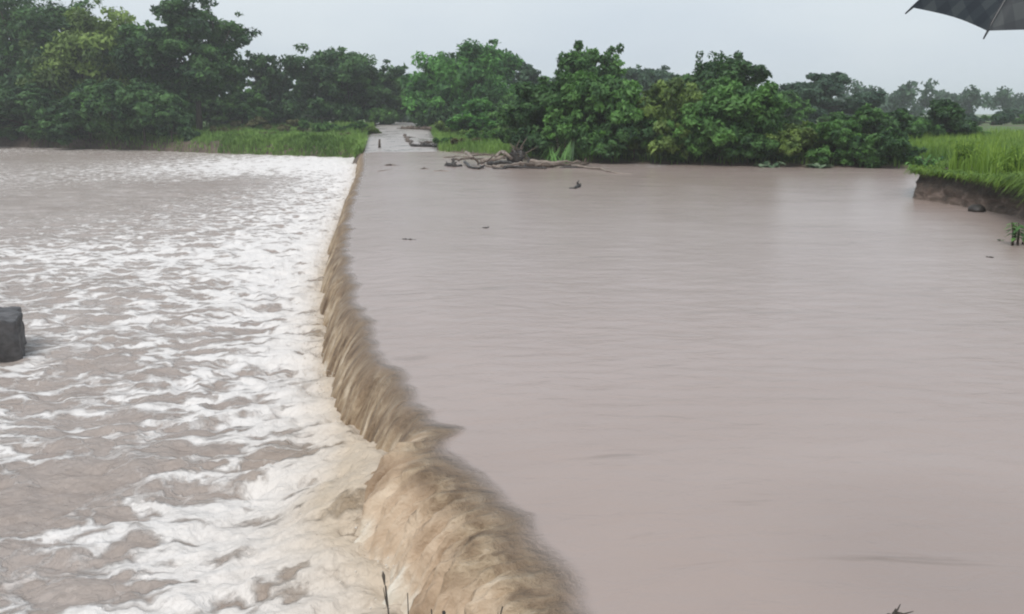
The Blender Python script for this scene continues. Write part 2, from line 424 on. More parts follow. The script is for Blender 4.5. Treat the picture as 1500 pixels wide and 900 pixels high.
# ------------------------------------------------------------------ water
from math import log, exp
def spline(P, n):
    """Catmull-Rom through P"""
    P = np.vstack([2*P[0]-P[1], P, 2*P[-1]-P[-2]]); o_ = []
    for i in range(1, len(P) - 2):
        for t in np.linspace(0, 1, n, endpoint=False):
            a, b, c, d = P[i-1], P[i], P[i+1], P[i+2]
            o_.append(.5*((2*b) + (c-a)*t + (2*a-5*b+4*c-d)*t*t + (3*b-a-3*c+d)*t**3))
    o_.append(P[-2]); return np.array(o_)
cs = spline(crest, 40)
arc = np.r_[0, np.cumsum(np.linalg.norm(np.diff(cs, axis=0), axis=1))]
sv = [0.0]
while sv[-1] < arc[-1] - .02:
    Yc = np.interp(sv[-1], arc, cs[:, 1]); sv.append(sv[-1] + max(.010, Yc * .0026))
sv = np.array(sv)
cx = np.interp(sv, arc, cs[:, 0]); cy = np.interp(sv, arc, cs[:, 1])
T = np.stack([np.gradient(cx), np.gradient(cy)], 1)
kk = np.hanning(61); kk /= kk.sum()
T = np.stack([np.convolve(np.pad(T[:, k], 30, 'edge'), kk, 'valid') for k in (0, 1)], 1)
T /= np.linalg.norm(T, axis=1)[:, None]; NL = np.stack([-T[:, 1], T[:, 0]], 1)        # downstream, to the left
# wobble and the notch where the slab is broken
s_notch = np.interp(at(650, 625, 0)[1], cy, sv)
wob = .10 * noise(sv * 1.1, sv * 0 + .3, 31) + .05 * noise(sv * 3.5, sv * 0 + .7, 32)
wob += -.12 * np.exp(-((sv - s_notch) / .16) ** 2) + .10 * np.exp(-((sv - s_notch + .42) / .25) ** 2)
nearf = 1 - smooth(s_notch - .05, s_notch + .35, sv)                            # 1 on the churning near stretch
Lmax = .50 + .03 * noise(sv * .8, sv * 0, 33) + .36 * nearf
farfade = 1 - .45 * smooth(20, 45, cy)
nu = 150
U = np.linspace(0, 1, nu)
VV = np.zeros((nu, len(sv), 3)); A = {k: np.zeros((nu, len(sv))) for k in ('fall', 'flow_s', 'flow_t', 'churn', 'froth')}
for i, u in enumerate(U):
    lat = -1.2 + (1.2 + Lmax) * (u if u < 1 else 1)
    tt = np.clip(lat / Lmax, 0, 1)                     # 0 at the lip, 1 at the foot
    up = smooth(-1.2, .0, lat)
    z = -.05 * up - .03 * tt - (.92 - .0) * tt ** 1.75
    prof = smooth(.0, .35, tt)
    # cords of falling water
    streak = fbm(sv * 4.2 + wob * 3, tt * .9 + sv * .15, 41, 4, .6) + .5 * (1 - 2*np.abs(noise(sv * 9, tt * 1.3, 42)))
    lumps = fbm(sv * 2.3 + tt * .9, tt * 1.5, 43, 5, .58)
    lump2 = 1 - 2 * np.abs(fbm(sv * 3.6 + 9, tt * 1.9, 44, 4, .55))
    dsp = (.035 * streak) * smooth(-.15, .5, tt) * smooth(-.25, .05, lat) + nearf * (.11 * lumps + .06 * lump2 + .035 * streak) * smooth(.05, .6, tt)
    lo = lat + wob * smooth(-1.0, -.1, lat) + dsp * .9
    z2 = z + dsp * (.6 + .5 * nearf) + nearf * .10 * np.sin(np.clip(tt, 0, 1) * math.pi) ** 2 + .004 * smooth(-1.2, -.9, lat) * noise(sv * 2, lat * 2, 45)
    VV[i, :, 0] = cx + NL[:, 0] * lo; VV[i, :, 1] = cy + NL[:, 1] * lo; VV[i, :, 2] = z2
    A['fall'][i] = smooth(-.15, .07, lat + .04 * noise(sv * 2.4, lat * 1.2, 46))
    A['flow_s'][i] = sv; A['flow_t'][i] = lat * 1.5; A['churn'][i] = nearf * smooth(.16, .5, tt + .25 * noise(sv * 2.5, tt * 0 + .4, 47))
    A['froth'][i] = .95 * smooth(.6, 1.05, tt) * (1 - nearf) + nearf * 1.0 * smooth(.4, 1.0, tt)
mesh_obj('waterfall', VV.reshape(-1, 3), grid_faces(nu, len(sv)), UPPER, smooth_sh=True, attrs={k: a.ravel() for k, a in A.items()})['kind'] = 'structure'

# upper pool, from the lip to the right
sel = np.arange(0, len(sv), 4); lat = np.r_[0, np.geomspace(.08, 175, 170)]
ym = np.maximum.accumulate(cy[sel] - NL[sel, 1] * 1.2) + np.arange(len(sel)) * 1e-5
VV = np.zeros((len(lat), len(sel), 3))
for i, q in enumerate(lat):
    d0 = -1.2 - q
    VV[i, :, 0] = cx[sel] + NL[sel, 0] * -1.2 + q
    VV[i, :, 1] = ym
xx, yy = VV[..., 0], VV[..., 1]
VV[..., 2] = .012 * smooth(0, 3, lat)[:, None] * (fbm(xx * .5, yy * 1.0, 51, 3) + .6 * fbm(xx * 1.5, yy * 3, 52, 2))
z0 = np.zeros(VV.shape[:2]).ravel()
mesh_obj('river', VV.reshape(-1, 3), grid_faces(len(lat), len(sel))[:, ::-1], UPPER, smooth_sh=True,
         attrs={k: z0 for k in ('fall', 'flow_s', 'flow_t', 'churn', 'froth')})['kind'] = 'structure'

# lower river: from under the fall out to the left
foot = np.stack([cx + NL[:, 0] * Lmax, cy + NL[:, 1] * Lmax], 1)
ly = np.unique(np.r_[np.linspace(-6, 2.8, 10), np.geomspace(2.9, 330, 900)])
lu = np.r_[-np.linspace(1.0, .02, 26), np.geomspace(.02, 1.0, 3)[:0], np.geomspace(.02, 380, 560)]
YY, UU = np.meshgrid(ly, lu, indexing='ij')
fx = np.interp(ly, foot[:, 1], foot[:, 0]); fx = np.where(ly > 66, foot[-1, 0] - (ly - 66) * .02 + 2, fx)
sc_y = np.maximum(.6, ly / 9.0)
XX = fx[:, None] - np.where(UU < 0, UU * 1.0, UU * np.where(UU < 40, 1, 1))
df = np.clip(fx[:, None] - XX, 0, None)
boil = np.exp(-df / 1.1); chop = .45 + .55 * np.exp(-df / 6)
near_d = np.clip(1 - YY / 60, .25, 1)
H = chop * (.085 * fbm(XX * .55, YY * .8, 61, 3) + .060 * (1 - 2*np.abs(fbm(XX * 1.1 + .3 * noise(XX, YY, 66), YY * 1.7, 62, 3))) + .028 * fbm(XX * 3.2, YY * 4.6, 63, 3))
H *= 1.5
H += boil * (.10 * fbm(XX * 1.6, YY * 2.0, 64, 4) + .22 * (1 - smooth(8, 12, YY)) + .03)
# the heap of brown water thrown up below the broken slab
mc = at(560, 745, -.7)
heap = np.exp(-(((XX - mc[0]) / .55) ** 2 + ((YY - mc[1]) / .9) ** 2))
H += heap * (.28 + .16 * fbm(XX * 2.2, YY * 2.2, 65, 4))
dens = .37 + .50 * np.exp(-df / (.8 + .06 * YY)) - .06 * smooth(3, 12, df)
dens += .10 * fbm(XX * .22, YY * .3, 67, 3)
def blob(px, py, rx, ry, v):
    global dens
    c = at(px, py, ZL); sx = rx * c[1] / F; sy = ry * c[1] ** 2 / (F * 3.5)
    dens = dens + v * np.exp(-((XX - c[0]) / sx) ** 2 - ((YY - c[1]) / sy) ** 2)
for b_ in [(120, 290, 230, 34, -.42), (60, 245, 200, 14, -.12), (420, 240, 200, 14, .50), (200, 375, 330, 18, .28), (60, 735, 190, 60, -.55), (90, 860, 140, 45, -.35),
           (330, 490, 80, 22, -.25), (410, 690, 75, 28, -.55), (210, 665, 110, 45, -.22), (90, 560, 120, 25, -.2), (330, 800, 190, 90, .30), (470, 590, 60, 60, .35),
           (100, 540, 40, 14, -.25), (420, 400, 70, 50, .22), (380, 640, 120, 22, .15), (360, 268, 70, 12, -.35), (40, 232, 260, 10, -.30), (20, 545, 60, 14, .30)]:
    blob(*b_)
silt = .9 * np.exp(-df / (.25 + .40 * (1 - smooth(7, 11, YY)))) * (1 - .5 * smooth(14, 40, YY)) + .8 * heap
mesh_obj('river', np.stack([XX, YY, ZL + H], -1).reshape(-1, 3), grid_faces(len(ly), len(lu)), LOWER, smooth_sh=True,
         attrs={'foaminess': dens.ravel(), 'silt': np.clip(silt, 0, 1).ravel()})['kind'] = 'structure'

# drops and clots of froth thrown off the foot of the fall
rs = np.random.RandomState(5); nd = 5200
ii = (rs.rand(nd) ** 1.6 * (len(sv) - 1)).astype(int)
offs = Lmax[ii] + rs.normal(-.02, .16, nd); hz = ZL + np.abs(rs.normal(.02, .10, nd)) * (1 + nearf[ii] * .6) + .05
P0 = np.stack([cx[ii] + NL[ii, 0] * offs, cy[ii] + NL[ii, 1] * offs, hz], 1)
r0 = rs.uniform(.002, .006, nd) * (1 + cy[ii] / 14)
oc = np.array([(1,0,0),(0,1,0),(-1,0,0),(0,-1,0),(0,0,1),(0,0,-1)], float)
tri = np.array([(0,1,4),(1,2,4),(2,3,4),(3,0,4),(1,0,5),(2,1,5),(3,2,5),(0,3,5)])
Vd = (P0[:, None, :] + r0[:, None, None] * oc[None] * rs.uniform(.6, 1.6, (nd, 1, 3))).reshape(-1, 3)
Fd = (tri[None] + (np.arange(nd) * 6)[:, None, None]).reshape(-1, 3)
SPRAY = simple('froth', (.55, .48, .40), (.8, .76, .70), 3, .4, .002)
tag(mesh_obj('spray', Vd, Fd, SPRAY, smooth_sh=True), 'pale spray and clots of froth along the foot of the brown fall', 'spray', kind='stuff')

# ------------------------------------------------------------------ vegetation
def leaves(cent, outw, size, rs, tint, up=.35):
    """rhombic leaf faces around centres cent with rough outward directions outw"""
    n = len(cent)
    a = rs.normal(size=(n, 3)); a /= np.linalg.norm(a, axis=1)[:, None]
    nn = outw * .7 + rs.normal(size=(n, 3)) * .6 + np.array([0, 0, up]); nn /= np.linalg.norm(nn, axis=1)[:, None]
    a = a - (a * nn).sum(1)[:, None] * nn; a /= np.linalg.norm(a, axis=1)[:, None] + 1e-9
    b = np.cross(nn, a); s = size * rs.uniform(.6, 1.4, n); s = s[:, None]
    droop = np.array([0, 0, -.18])
    V = np.stack([cent - a*s, cent + b*s*.45, cent + (a + droop)*s, cent - b*s*.45], 1).reshape(-1, 3)
    return V, np.arange(4*n).reshape(-1, 4), np.repeat(tint, 4)

def crown_points(rs, H, rx, ry, z0, z1, lobes, n_leaf, leaf, style):
    """returns leaf arrays and the lobe centres"""
    rz = (z1 - z0) / 2; zc = (z0 + z1) / 2
    Lc = []; Lr = []
    for k in range(lobes):
        th = k * 2.39996 + rs.uniform(-.4, .4); q = math.sqrt((k + .5) / lobes)
        if style == 'round' and z0 < .01: zz = z1 * (rs.uniform(.12, .45) if k % 2 else rs.uniform(.4, .82) * math.sqrt(1 - .5*q*q))
        elif style == 'flat': zz = zc + rz * rs.uniform(-.1, .55) * (1.1 - .5 * q)
        else: zz = zc + rz * rs.uniform(-.75, .85) * math.sqrt(max(.05, 1 - .75 * q*q))
        c = np.array([rx * .72 * q * math.cos(th), ry * .72 * q * math.sin(th), zz])
        r = rs.uniform(.30, .48) * min(rx, 1.3 * rz) * (1.15 - .3 * q)
        Lc.append(c); Lr.append(r)
    Lc = np.array(Lc); Lr = np.array(Lr)
    # clumps on the lobes
    ncl = int(lobes * 26); cc = []; cr = []; od = []
    for k in range(ncl):
        i = rs.randint(lobes); d = rs.normal(size=3); d /= np.linalg.norm(d); d[2] = d[2] * .8 + .12
        cc.append(Lc[i] + d * Lr[i] * rs.uniform(.35, 1.12) * np.array([1.1, 1.1, 1.0])); cr.append(Lr[i] * rs.uniform(.18, .42)); od.append(d)
    for k in range(int(lobes * 1.5)):                     # stray sprigs outside the outline
        i = rs.randint(lobes); d = rs.normal(size=3); d /= np.linalg.norm(d); d[2] = abs(d[2])
        cc.append(Lc[i] + d * Lr[i] * rs.uniform(1.08, 1.3)); cr.append(Lr[i] * rs.uniform(.12, .22)); od.append(d)
    cc = np.array(cc); cr = np.array(cr); od = np.array(od)
    wgt = cr ** 2; wgt /= wgt.sum(); ci = rs.choice(len(cc), n_leaf, p=wgt)
    d = rs.normal(size=(n_leaf, 3)); d /= np.linalg.norm(d, axis=1)[:, None]
    P = cc[ci] + d * (cr[ci] * rs.rand(n_leaf) ** .45)[:, None] * np.array([1.2, 1.2, .85])
    ct = rs.rand(len(cc)) ** 1.4 * .75
    tint = np.clip(ct[ci] + rs.rand(n_leaf) * .30 - .02, 0, 1)
    keep = P[:, 2] > -1.0
    P = P[keep]; tint = tint[keep]; o_ = (.6*od[ci] + .6*d)[keep]
    V, Fc, t = leaves(P, o_, leaf, rs, tint)
    return V, Fc, t, Lc, Lr

tree_seed = [100]
def plant(name, px, top, wpx, Y, material, label, cat, lobes=9, n=9000, leaf=.22, style='round', skirt=.25, group=None, trunk_r=None, depth=.9, basepx=None, lean=0, sprigs=0, shore=None):
    """a tree or shrub standing at distance Y whose crown tops out on the line of sight (px, top)"""
    n = int(n * 2.1); leaf *= .92
    tree_seed[0] += 1; rs = np.random.RandomState(tree_seed[0])
    if shore is not None:                                 # stand it this far back from the waterline
        yy_ = np.arange(40, 135, .15); xx_ = np.array([aty(px, 220, q)[0] for q in yy_]); ok = np.where(sdf(xx_, yy_) > shore)[0]; Y = float(yy_[ok[0]])
    tp = aty(px, top, Y); X = tp[0]; z = float(ground_z(np.array([X]), np.array([Y]))[0]); z = max(z, ZL + .1)
    H = max(.5, tp[2] - z); rx = wpx / 2 * Y / F * 1.03; ry = rx * depth
    o = empty(name, (X, Y, z), label, cat, group)
    z0 = H * skirt
    V, Fc, t, Lc, Lr = crown_points(rs, H, rx, ry, z0 - .12*H*(skirt > 0), H * .97, lobes, n, leaf, style)
    # bring the real extent of the crown to the wanted one
    zt = np.percentile(V[:, 2], 99.7); k = H / zt; V[:, 2] *= k; Lc[:, 2] *= k
    ex = np.percentile(np.abs(V[:, 0]), 98.5); V[:, 0] *= rx / ex; Lc[:, 0] *= rx / ex
    V[:, 1] *= rx / ex; Lc[:, 1] *= rx / ex
    m = MB(); tr = trunk_r or max(.05, H * .022)
    fork = np.array([lean, 0, max(.3, (z0 + .12 * H) if skirt > 0 else H * .3)])
    m.tube([np.array([0, 0, -.3]), np.array([lean*.3 + .02*H*rs.normal()*.3, 0, fork[2]*.5]), fork], [tr*1.35, tr, tr*.85], 8, .15, 1)
    for c in Lc:
        mid = fork*.45 + c*.55 + np.array([0, 0, -.05*H]) + rs.normal(size=3) * .02 * H
        m.tube([fork - [0, 0, .1], mid, c + [0, 0, .05*H]], [tr*.6, tr*.32, tr*.12], 6, .1, 2)
    for k in range(sprigs):                               # leafy sprigs standing clear of the crown
        a_ = rs.normal(size=3) * [rx*.30, ry*.2, 0]; c = np.array([a_[0], a_[1], H * .80]); e_ = c + [rs.normal()*.10*rx, 0, (.16 + .10*rs.rand()) * H]
        m.tube([c, (c + e_)/2, e_], [tr*.28, tr*.2, tr*.1], 5)
        for q in range(5):
            cq = c*(1-(q+1)/5) + e_*(q+1)/5 + rs.normal(size=3) * rx * .07; nl = int(rs.uniform(15, 70)); dd = rs.normal(size=(nl, 3)); dd /= np.linalg.norm(dd, axis=1)[:, None]
            Vq, Fq, tq = leaves(cq + dd * rx * .055 * (1 + rs.rand(nl, 1)), dd, leaf, rs, rs.rand(nl) * .5)
            Fc = np.concatenate([Fc, Fq + len(V)]); V = np.concatenate([V, Vq]); t = np.concatenate([t, tq])
    mesh_obj('crown', V, Fc, material, o, False, {'tint': t})
    m.build('trunk' if H > 3 else 'stem', BARK, o)
    return o

GL = 'trees and shrubs along the left bank'; GR = 'trees and shrubs beyond the flooded crossing'
# left group on the far bank
plant('tree', 20, -34, 230, 110, G_DARK, 'tall dark tree on the far bank, cut off by the left picture edge', 'tree', 13, 16000, .30, skirt=.12, group=GL)
plant('tree', 132, 16, 170, 102, G_OLIVE, 'yellowish olive tree between the two tallest trees of the left bank', 'tree', 12, 14000, .27, skirt=.1, group=GL)
plant('tree', 205, 42, 120, 101, G_MID, 'mid green tree just left of the tallest tree with visible trunks', 'tree', 9, 9000, .27, skirt=.12, group=GL)
plant('tree', 278, 2, 150, 99, G_DARK, 'tallest tree at the right end of the left bank group, with gaps of sky', 'tree', 13, 12000, .27, skirt=.30, group=GL, lean=.3, sprigs=3)
plant('tree', 70, 60, 150, 103, G_DARK, 'dark broad tree low in front of the olive tree on the left bank', 'tree', 9, 11000, .27, skirt=.02, group=GL)
plant('shrub', 30, 128, 130, 99.5, G_DARK, 'dark shrub overhanging the foaming water at the left picture edge', 'shrub', 8, 8000, .22, skirt=0, shore=-.45, group=GL)
plant('shrub', 125, 122, 110, 95.5, G_DARK, 'dark rounded shrub on the waterline below the olive tree', 'shrub', 8, 8000, .22, skirt=0, shore=-.45, group=GL)
plant('shrub', 205, 118, 115, 92, G_DARK, 'darkest shrub on the left waterline, below the mid green tree', 'shrub', 8, 8000, .22, skirt=0, shore=-.4, group=GL)
plant('shrub', 248, 158, 66, 90, G_DARK, 'low dark shrub beside the thin bare trunks on the left bank', 'shrub', 6, 4000, .2, skirt=0, shore=-.3, group=GL)
plant('shrub', -30, 120, 130, 100, G_DARK, 'dark shrub just entering at the left edge, at the far bank waterline', 'shrub', 8, 7000, .22, skirt=0, shore=-.3, group=GL)
plant('shrub', 78, 140, 90, 100, G_DARK, 'low dark green shrub on the waterline between the two bigger left shrubs', 'shrub', 7, 6000, .22, skirt=0, shore=-.4, group=GL)
plant('shrub', 165, 136, 80, 100, G_MID, 'slightly brighter shrub on the waterline left of the darkest one', 'shrub', 7, 6000, .22, skirt=0, shore=-.4, group=GL)
plant('shrub', 160, 110, 110, 105, G_DARK, 'dark understorey shrub deep inside the left bank group', 'shrub', 8, 7000, .24, skirt=0, group=GL)
plant('shrub', 240, 120, 90, 106, G_MID, 'understorey shrub behind the thin bare trunks', 'shrub', 7, 6000, .24, skirt=0, group=GL)
plant('shrub', 300, 140, 80, 112, G_MID, 'understorey shrub right of the bare trunks at the back of the meadow', 'shrub', 7, 6000, .24, skirt=0, group=GL)
plant('shrub', 410, 140, 80, 116, G_DARK, 'dark understorey shrub below the narrow pointed tree', 'shrub', 7, 6000, .24, skirt=0, group=GL)
plant('shrub', 522, 142, 90, 118, G_DARK, 'dark undergrowth shrub below the right half of the wide round tree', 'shrub', 7, 6000, .24, skirt=0, group=GL)
plant('shrub', 572, 120, 66, 124, G_MID, 'tall shrub hanging over the left side of the road end', 'shrub', 7, 6000, .24, skirt=0, group=GL)
plant('shrub', 722, 128, 90, 108, G_DARK, 'dark undergrowth shrub at the right foot of the green dome tree', 'shrub', 7, 6000, .22, skirt=0, group=GL)
plant('tree', 330, 96, 76, 112, G_MID, 'small green tree half hidden behind the tallest left tree', 'tree', 8, 6000, .26, skirt=.08, group=GL)
plant('tree', 392, 84, 78, 118, G_DARK, 'narrow pointed tree between the left group and the wide round tree', 'tree', 8, 7000, .25, skirt=.08, group=GL, sprigs=2)
plant('shrub', 352, 135, 90, 110, G_MID, 'green shrub at the back edge of the meadow below the narrow pointed tree', 'shrub', 7, 6000, .24, skirt=0, group=GL)
# middle
plant('tree', 508, 74, 152, 116, G_DARK, 'wide round dark tree left of the far end of the road', 'tree', 15, 15000, .25, skirt=.16, group=GR)
plant('tree', 440, 108, 60, 124, G_MID, 'small tree tucked against the left side of the wide round dark tree', 'tree', 6, 5000, .25, skirt=.1, group=GR)
plant('shrub', 470, 146, 110, 112, G_DARK, 'dark undergrowth shrub below the left half of the wide round tree', 'shrub', 7, 6000, .22, skirt=0, group=GR)
plant('shrub', 548, 150, 70, 114, G_MID, 'shrub at the left shoulder of the road where it disappears', 'shrub', 6, 5000, .22, skirt=0, group=GR)
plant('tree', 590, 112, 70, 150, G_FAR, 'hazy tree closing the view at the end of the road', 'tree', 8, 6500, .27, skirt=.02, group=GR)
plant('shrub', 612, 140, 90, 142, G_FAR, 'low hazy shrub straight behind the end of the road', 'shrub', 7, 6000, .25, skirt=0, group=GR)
plant('tree', 680, 68, 158, 106, G_BRIGHT, 'large dome shaped fresh green tree right of the road', 'tree', 16, 17000, .24, skirt=.08, group=GR)
plant('shrub', 640, 150, 60, 100, G_DARK, 'dark shrub at the right shoulder of the road below the green dome tree', 'shrub', 6, 4500, .2, skirt=0, group=GR)
plant('shrub', 692, 146, 62, 80, G_BRIGHT, 'leafy shrub standing in the grass before the green dome tree', 'shrub', 7, 6500, .16, skirt=0, group=GR)
plant('shrub', 742, 140, 60, 88, G_MID, 'shrub between the green dome tree and the big bank thicket', 'shrub', 6, 5500, .18, skirt=0, group=GR)
plant('tree', 800, 96, 110, 118, G_FAR, 'hazy flat topped tree peeping over the bank thicket beside the dome tree', 'tree', 8, 7000, .26, 'round', .2, group=GR)
plant('tree', 965, 98, 130, 125, G_FAR, 'hazy spreading tree peeping over the thicket, left of the thin sprig tree', 'tree', 9, 8000, .26, 'round', .25, group=GR)
# thickets on the right bank (near)
plant('shrub', 765, 168, 70, 60, G_DARK, 'dark shrub overhanging the left end of the driftwood', 'shrub', 7, 7000, .13, skirt=0, shore=1.0, group=GR)
plant('shrub', 840, 172, 70, 60, G_MID, 'low shrub on the waterline behind the longest log', 'shrub', 7, 7000, .13, skirt=0, shore=.3, group=GR)
plant('shrub', 1010, 178, 80, 60, G_MID, 'low leafy shrub on the waterline below the yellow green topped shrub', 'shrub', 7, 7000, .13, skirt=0, shore=.2, group=GR)
plant('shrub', 1098, 186, 70, 60, G_DARK, 'low dark shrub on the waterline just left of the pale leaved weeds', 'shrub', 7, 6000, .13, skirt=0, shore=.2, group=GR)
plant('shrub', 1255, 198, 60, 60, G_MID, 'small shrub on the waterline right of the pale leaved weeds', 'shrub', 6, 5000, .13, skirt=0, shore=.3, group=GR)
plant('tree', 850, 76, 120, 63, G_MID, 'tree with tufted top rising out of the bank thicket behind the driftwood', 'tree', 11, 13000, .17, skirt=.1, group=GR, sprigs=3)
plant('shrub', 800, 118, 110, 55, G_DARK, 'dark shrub directly behind the root ball of the driftwood', 'shrub', 9, 12000, .14, skirt=0, shore=1.0, group=GR)
plant('shrub', 880, 108, 130, 56, G_MID, 'broad leafy shrub on the waterline behind the long driftwood log', 'shrub', 11, 15000, .14, skirt=0, shore=0.9, group=GR)
plant('shrub', 930, 150, 100, 51, G_DARK, 'low dark shrub filling the gap in the middle of the bank thicket', 'shrub', 8, 10000, .13, skirt=0, shore=0.5, group=GR)
plant('tree', 1055, 88, 110, 62, G_DARK, 'thin tree with two dark tufts rising over the pale topped shrub', 'tree', 8, 6000, .17, skirt=.3, group=GR, sprigs=4)
plant('shrub', 985, 122, 110, 52, G_OLIVE, 'yellow green topped shrub in the middle of the right bank thicket', 'shrub', 10, 14000, .14, skirt=0, shore=1.0, group=GR)
plant('shrub', 1060, 124, 140, 50.5, G_MID, 'large round glossy shrub touching the water under the two tufts', 'shrub', 12, 17000, .14, skirt=0, shore=0.7, group=GR)
plant('shrub', 1118, 140, 90, 54, G_MID, 'shrub sloping down right of the large round glossy shrub', 'shrub', 8, 9000, .14, skirt=0, shore=1.2, group=GR)
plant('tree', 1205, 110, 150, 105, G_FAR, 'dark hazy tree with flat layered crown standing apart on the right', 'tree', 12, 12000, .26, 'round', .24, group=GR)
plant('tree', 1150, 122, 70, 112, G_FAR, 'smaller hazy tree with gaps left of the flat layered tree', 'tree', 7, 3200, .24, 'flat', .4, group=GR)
plant('shrub', 1128, 136, 110, 84, G_MID, 'tall shrub filling the dip left of the flat layered tree', 'shrub', 8, 7000, .18, skirt=0, group=GR)
plant('shrub', 1195, 166, 130, 86, G_MID, 'undergrowth shrub below the flat layered tree', 'shrub', 8, 7000, .18, skirt=0, group=GR)
plant('shrub', 1330, 178, 90, 88, G_FAR, 'greyish shrub further back behind the bare twig tree', 'shrub', 8, 6000, .18, skirt=0, group=GR)
plant('shrub', 1455, 168, 110, 110, G_FAR, 'low greyish shrub behind the tall grass near the right picture edge', 'shrub', 8, 6000, .22, skirt=0, group=GR)
plant('shrub', 1160, 182, 90, 52, G_OLIVE, 'light green low shrub above the pale leaved weeds', 'shrub', 8, 8000, .13, skirt=0, shore=0.6, group=GR)
plant('shrub', 1225, 176, 100, 50, G_MID, 'green mounded shrub on the bank below the flat layered tree', 'shrub', 9, 10000, .13, skirt=0, shore=0.7, group=GR)
plant('shrub', 1262, 158, 80, 60, G_MID, 'taller shrub behind the green mounded one, right of the flat layered tree', 'shrub', 8, 8000, .15, skirt=0, group=GR)
plant('shrub', 1300, 162, 76, 62, G_DARK, 'dark rounded shrub halfway between the flat layered tree and the bare twig tree', 'shrub', 8, 8000, .15, skirt=0, group=GR)
plant('shrub', 1292, 192, 90, 50, G_DARK, 'low dark shrub at the waterline where the pool ends behind the cut bank', 'shrub', 8, 8000, .13, skirt=0, shore=0.6, group=GR)
plant('tree', 1382, 152, 84, 66, G_DARK, 'small tree with sparse bare twigs on top above the tall bank grass', 'tree', 9, 5200, .15, skirt=.1, group=GR, sprigs=5)
plant('shrub', 1345, 176, 60, 64, G_MID, 'shrub at the left foot of the bare twig tree', 'shrub', 7, 6000, .14, skirt=0, group=GR)
plant('shrub', 1415, 186, 60, 68, G_MID, 'shrub at the right foot of the bare twig tree', 'shrub', 7, 5000, .14, skirt=0, group=GR)
plant('shrub', 1400, 168, 110, 112, G_FAR, 'greyish shrub far behind the right foot of the bare twig tree', 'shrub', 9, 7000, .22, skirt=0, group=GR)
plant('shrub', 1490, 168, 110, 118, G_MID, 'shrub far back cut by the right picture edge, below the hazy tree', 'shrub', 9, 7000, .22, skirt=0, group=GR)
plant('shrub', 1270, 170, 120, 96, G_FAR, 'greyish shrub behind the taller shrub right of the flat layered tree', 'shrub', 9, 7000, .22, skirt=0, group=GR)
plant('shrub', 530, 158, 70, 126, G_FAR, 'greyish shrub in the gap behind the low green bush near the road', 'shrub', 8, 6000, .22, skirt=0, group=GR)
plant('shrub', 1182, 158, 80, 96, G_FAR, 'greyish shrub right under the crown of the flat layered tree', 'shrub', 8, 6000, .22, skirt=0, group=GR)
plant('tree', 1438, 172, 46, 170, G_FAR, 'tiny pale hazy tree far off between the bare twig tree and the right edge', 'tree', 7, 3000, .32, skirt=.05, group=GR)
plant('tree', 1496, 160, 62, 140, G_FAR, 'far hazy tree cut by the right picture edge above the grass', 'tree', 7, 4500, .3, skirt=.15, group=GR)
# distant wood
rs = np.random.RandomState(77)
Vs = []; Fs = []; Ts = []; nn_ = 0
for k in range(210):
    x = rs.uniform(-330, 420); y = rs.uniform(175, 330)
    if -75 < x < -5 and y < 200: continue
    pass
    h = rs.uniform(5.5, 9.5); r = h * rs.uniform(.45, .7)
    V, Fc, t, _, _ = crown_points(rs, h, r, r, 0, h, 6, 900, .55, 'round'); V[:, 2] = V[:, 2] * h / V[:, 2].max()
    Vs.append(V + [x, y, 1.1]); Fs.append(Fc + nn_); Ts.append(t); nn_ += len(V)
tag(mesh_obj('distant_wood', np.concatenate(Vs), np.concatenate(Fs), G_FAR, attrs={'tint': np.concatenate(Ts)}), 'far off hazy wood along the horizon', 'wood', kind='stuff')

# grass
def blades(name, X, Y, h, wd, rs, material, label, lean=.35, zoff=0):
    Z = ground_z(X, Y) + zoff
    n = len(X); th = rs.uniform(0, 2*np.pi, n); d = np.stack([np.cos(th), np.sin(th), 0*th], 1); p = np.stack([-d[:, 1], d[:, 0], 0*th], 1)
    hh = h * rs.uniform(.55, 1.25, n); b0 = np.stack([X, Y, Z - .05], 1); ln = rs.uniform(.1, 1, n) * lean
    w_ = (wd * rs.uniform(.7, 1.3, n))[:, None]
    m1 = b0 + d * (hh * ln * .35)[:, None] + np.array([0, 0, 1]) * (hh * .6)[:, None]
    tp = b0 + d * (hh * ln * 1.2)[:, None] + np.array([0, 0, 1]) * (hh * (1 - .35*ln))[:, None]
    V = np.stack([b0 - p*w_, b0 + p*w_, m1 + p*w_*.8, m1 - p*w_*.8, tp + p*w_*.1, tp - p*w_*.1], 1).reshape(-1, 3)
    i = np.arange(n)[:, None] * 6
    Fc = np.concatenate([i + [[0, 1, 2, 3]], i + [[3, 2, 4, 5]]]).reshape(-1, 4)
    pt = .5 + 1.3 * fbm(X * .22, Y * .16, 91, 4); t = np.clip(np.repeat(pt * .6 + rs.rand(n) * .4, 6), 0, 1)
    o = mesh_obj(name, V, Fc, material, attrs={'tint': t}); return tag(o, label, 'grass', kind='stuff')
def scatter(n, x0, x1, y0, y1, cond, rs):
    X = rs.uniform(x0, x1, n); Y = y0 + (y1 - y0) * rs.rand(n) ** 1.2; k = cond(X, Y); return X[k], Y[k]
rs = np.random.RandomState(3)
offroad = lambda X, Y: ((X < road_left(Y) - .3) | (X > road_right(Y) + .3))
bare = lambda X, Y: fbm(X * .16, Y * .12, 95, 3) > -.18
X, Y = scatter(90000, -42, -9, 66, 112, lambda X, Y: (sdf(X, Y) > -.45) & (X < road_left(Y) - .3) & (bare(X, Y) | (X > -18)) & (X > -42 + 0*Y), rs)
k = (X > -23 - .25 * (Y - 66)) | (rs.rand(len(X)) < .45)
X, Y = X[k], Y[k]; hb = .45 + .75 * np.clip(fbm(X * .28, Y * .22, 96, 3), -.35, .9)
blades('meadow_grass', X, Y, hb, .035, rs, GRASS2, 'green meadow grass on the far bank left of the road')
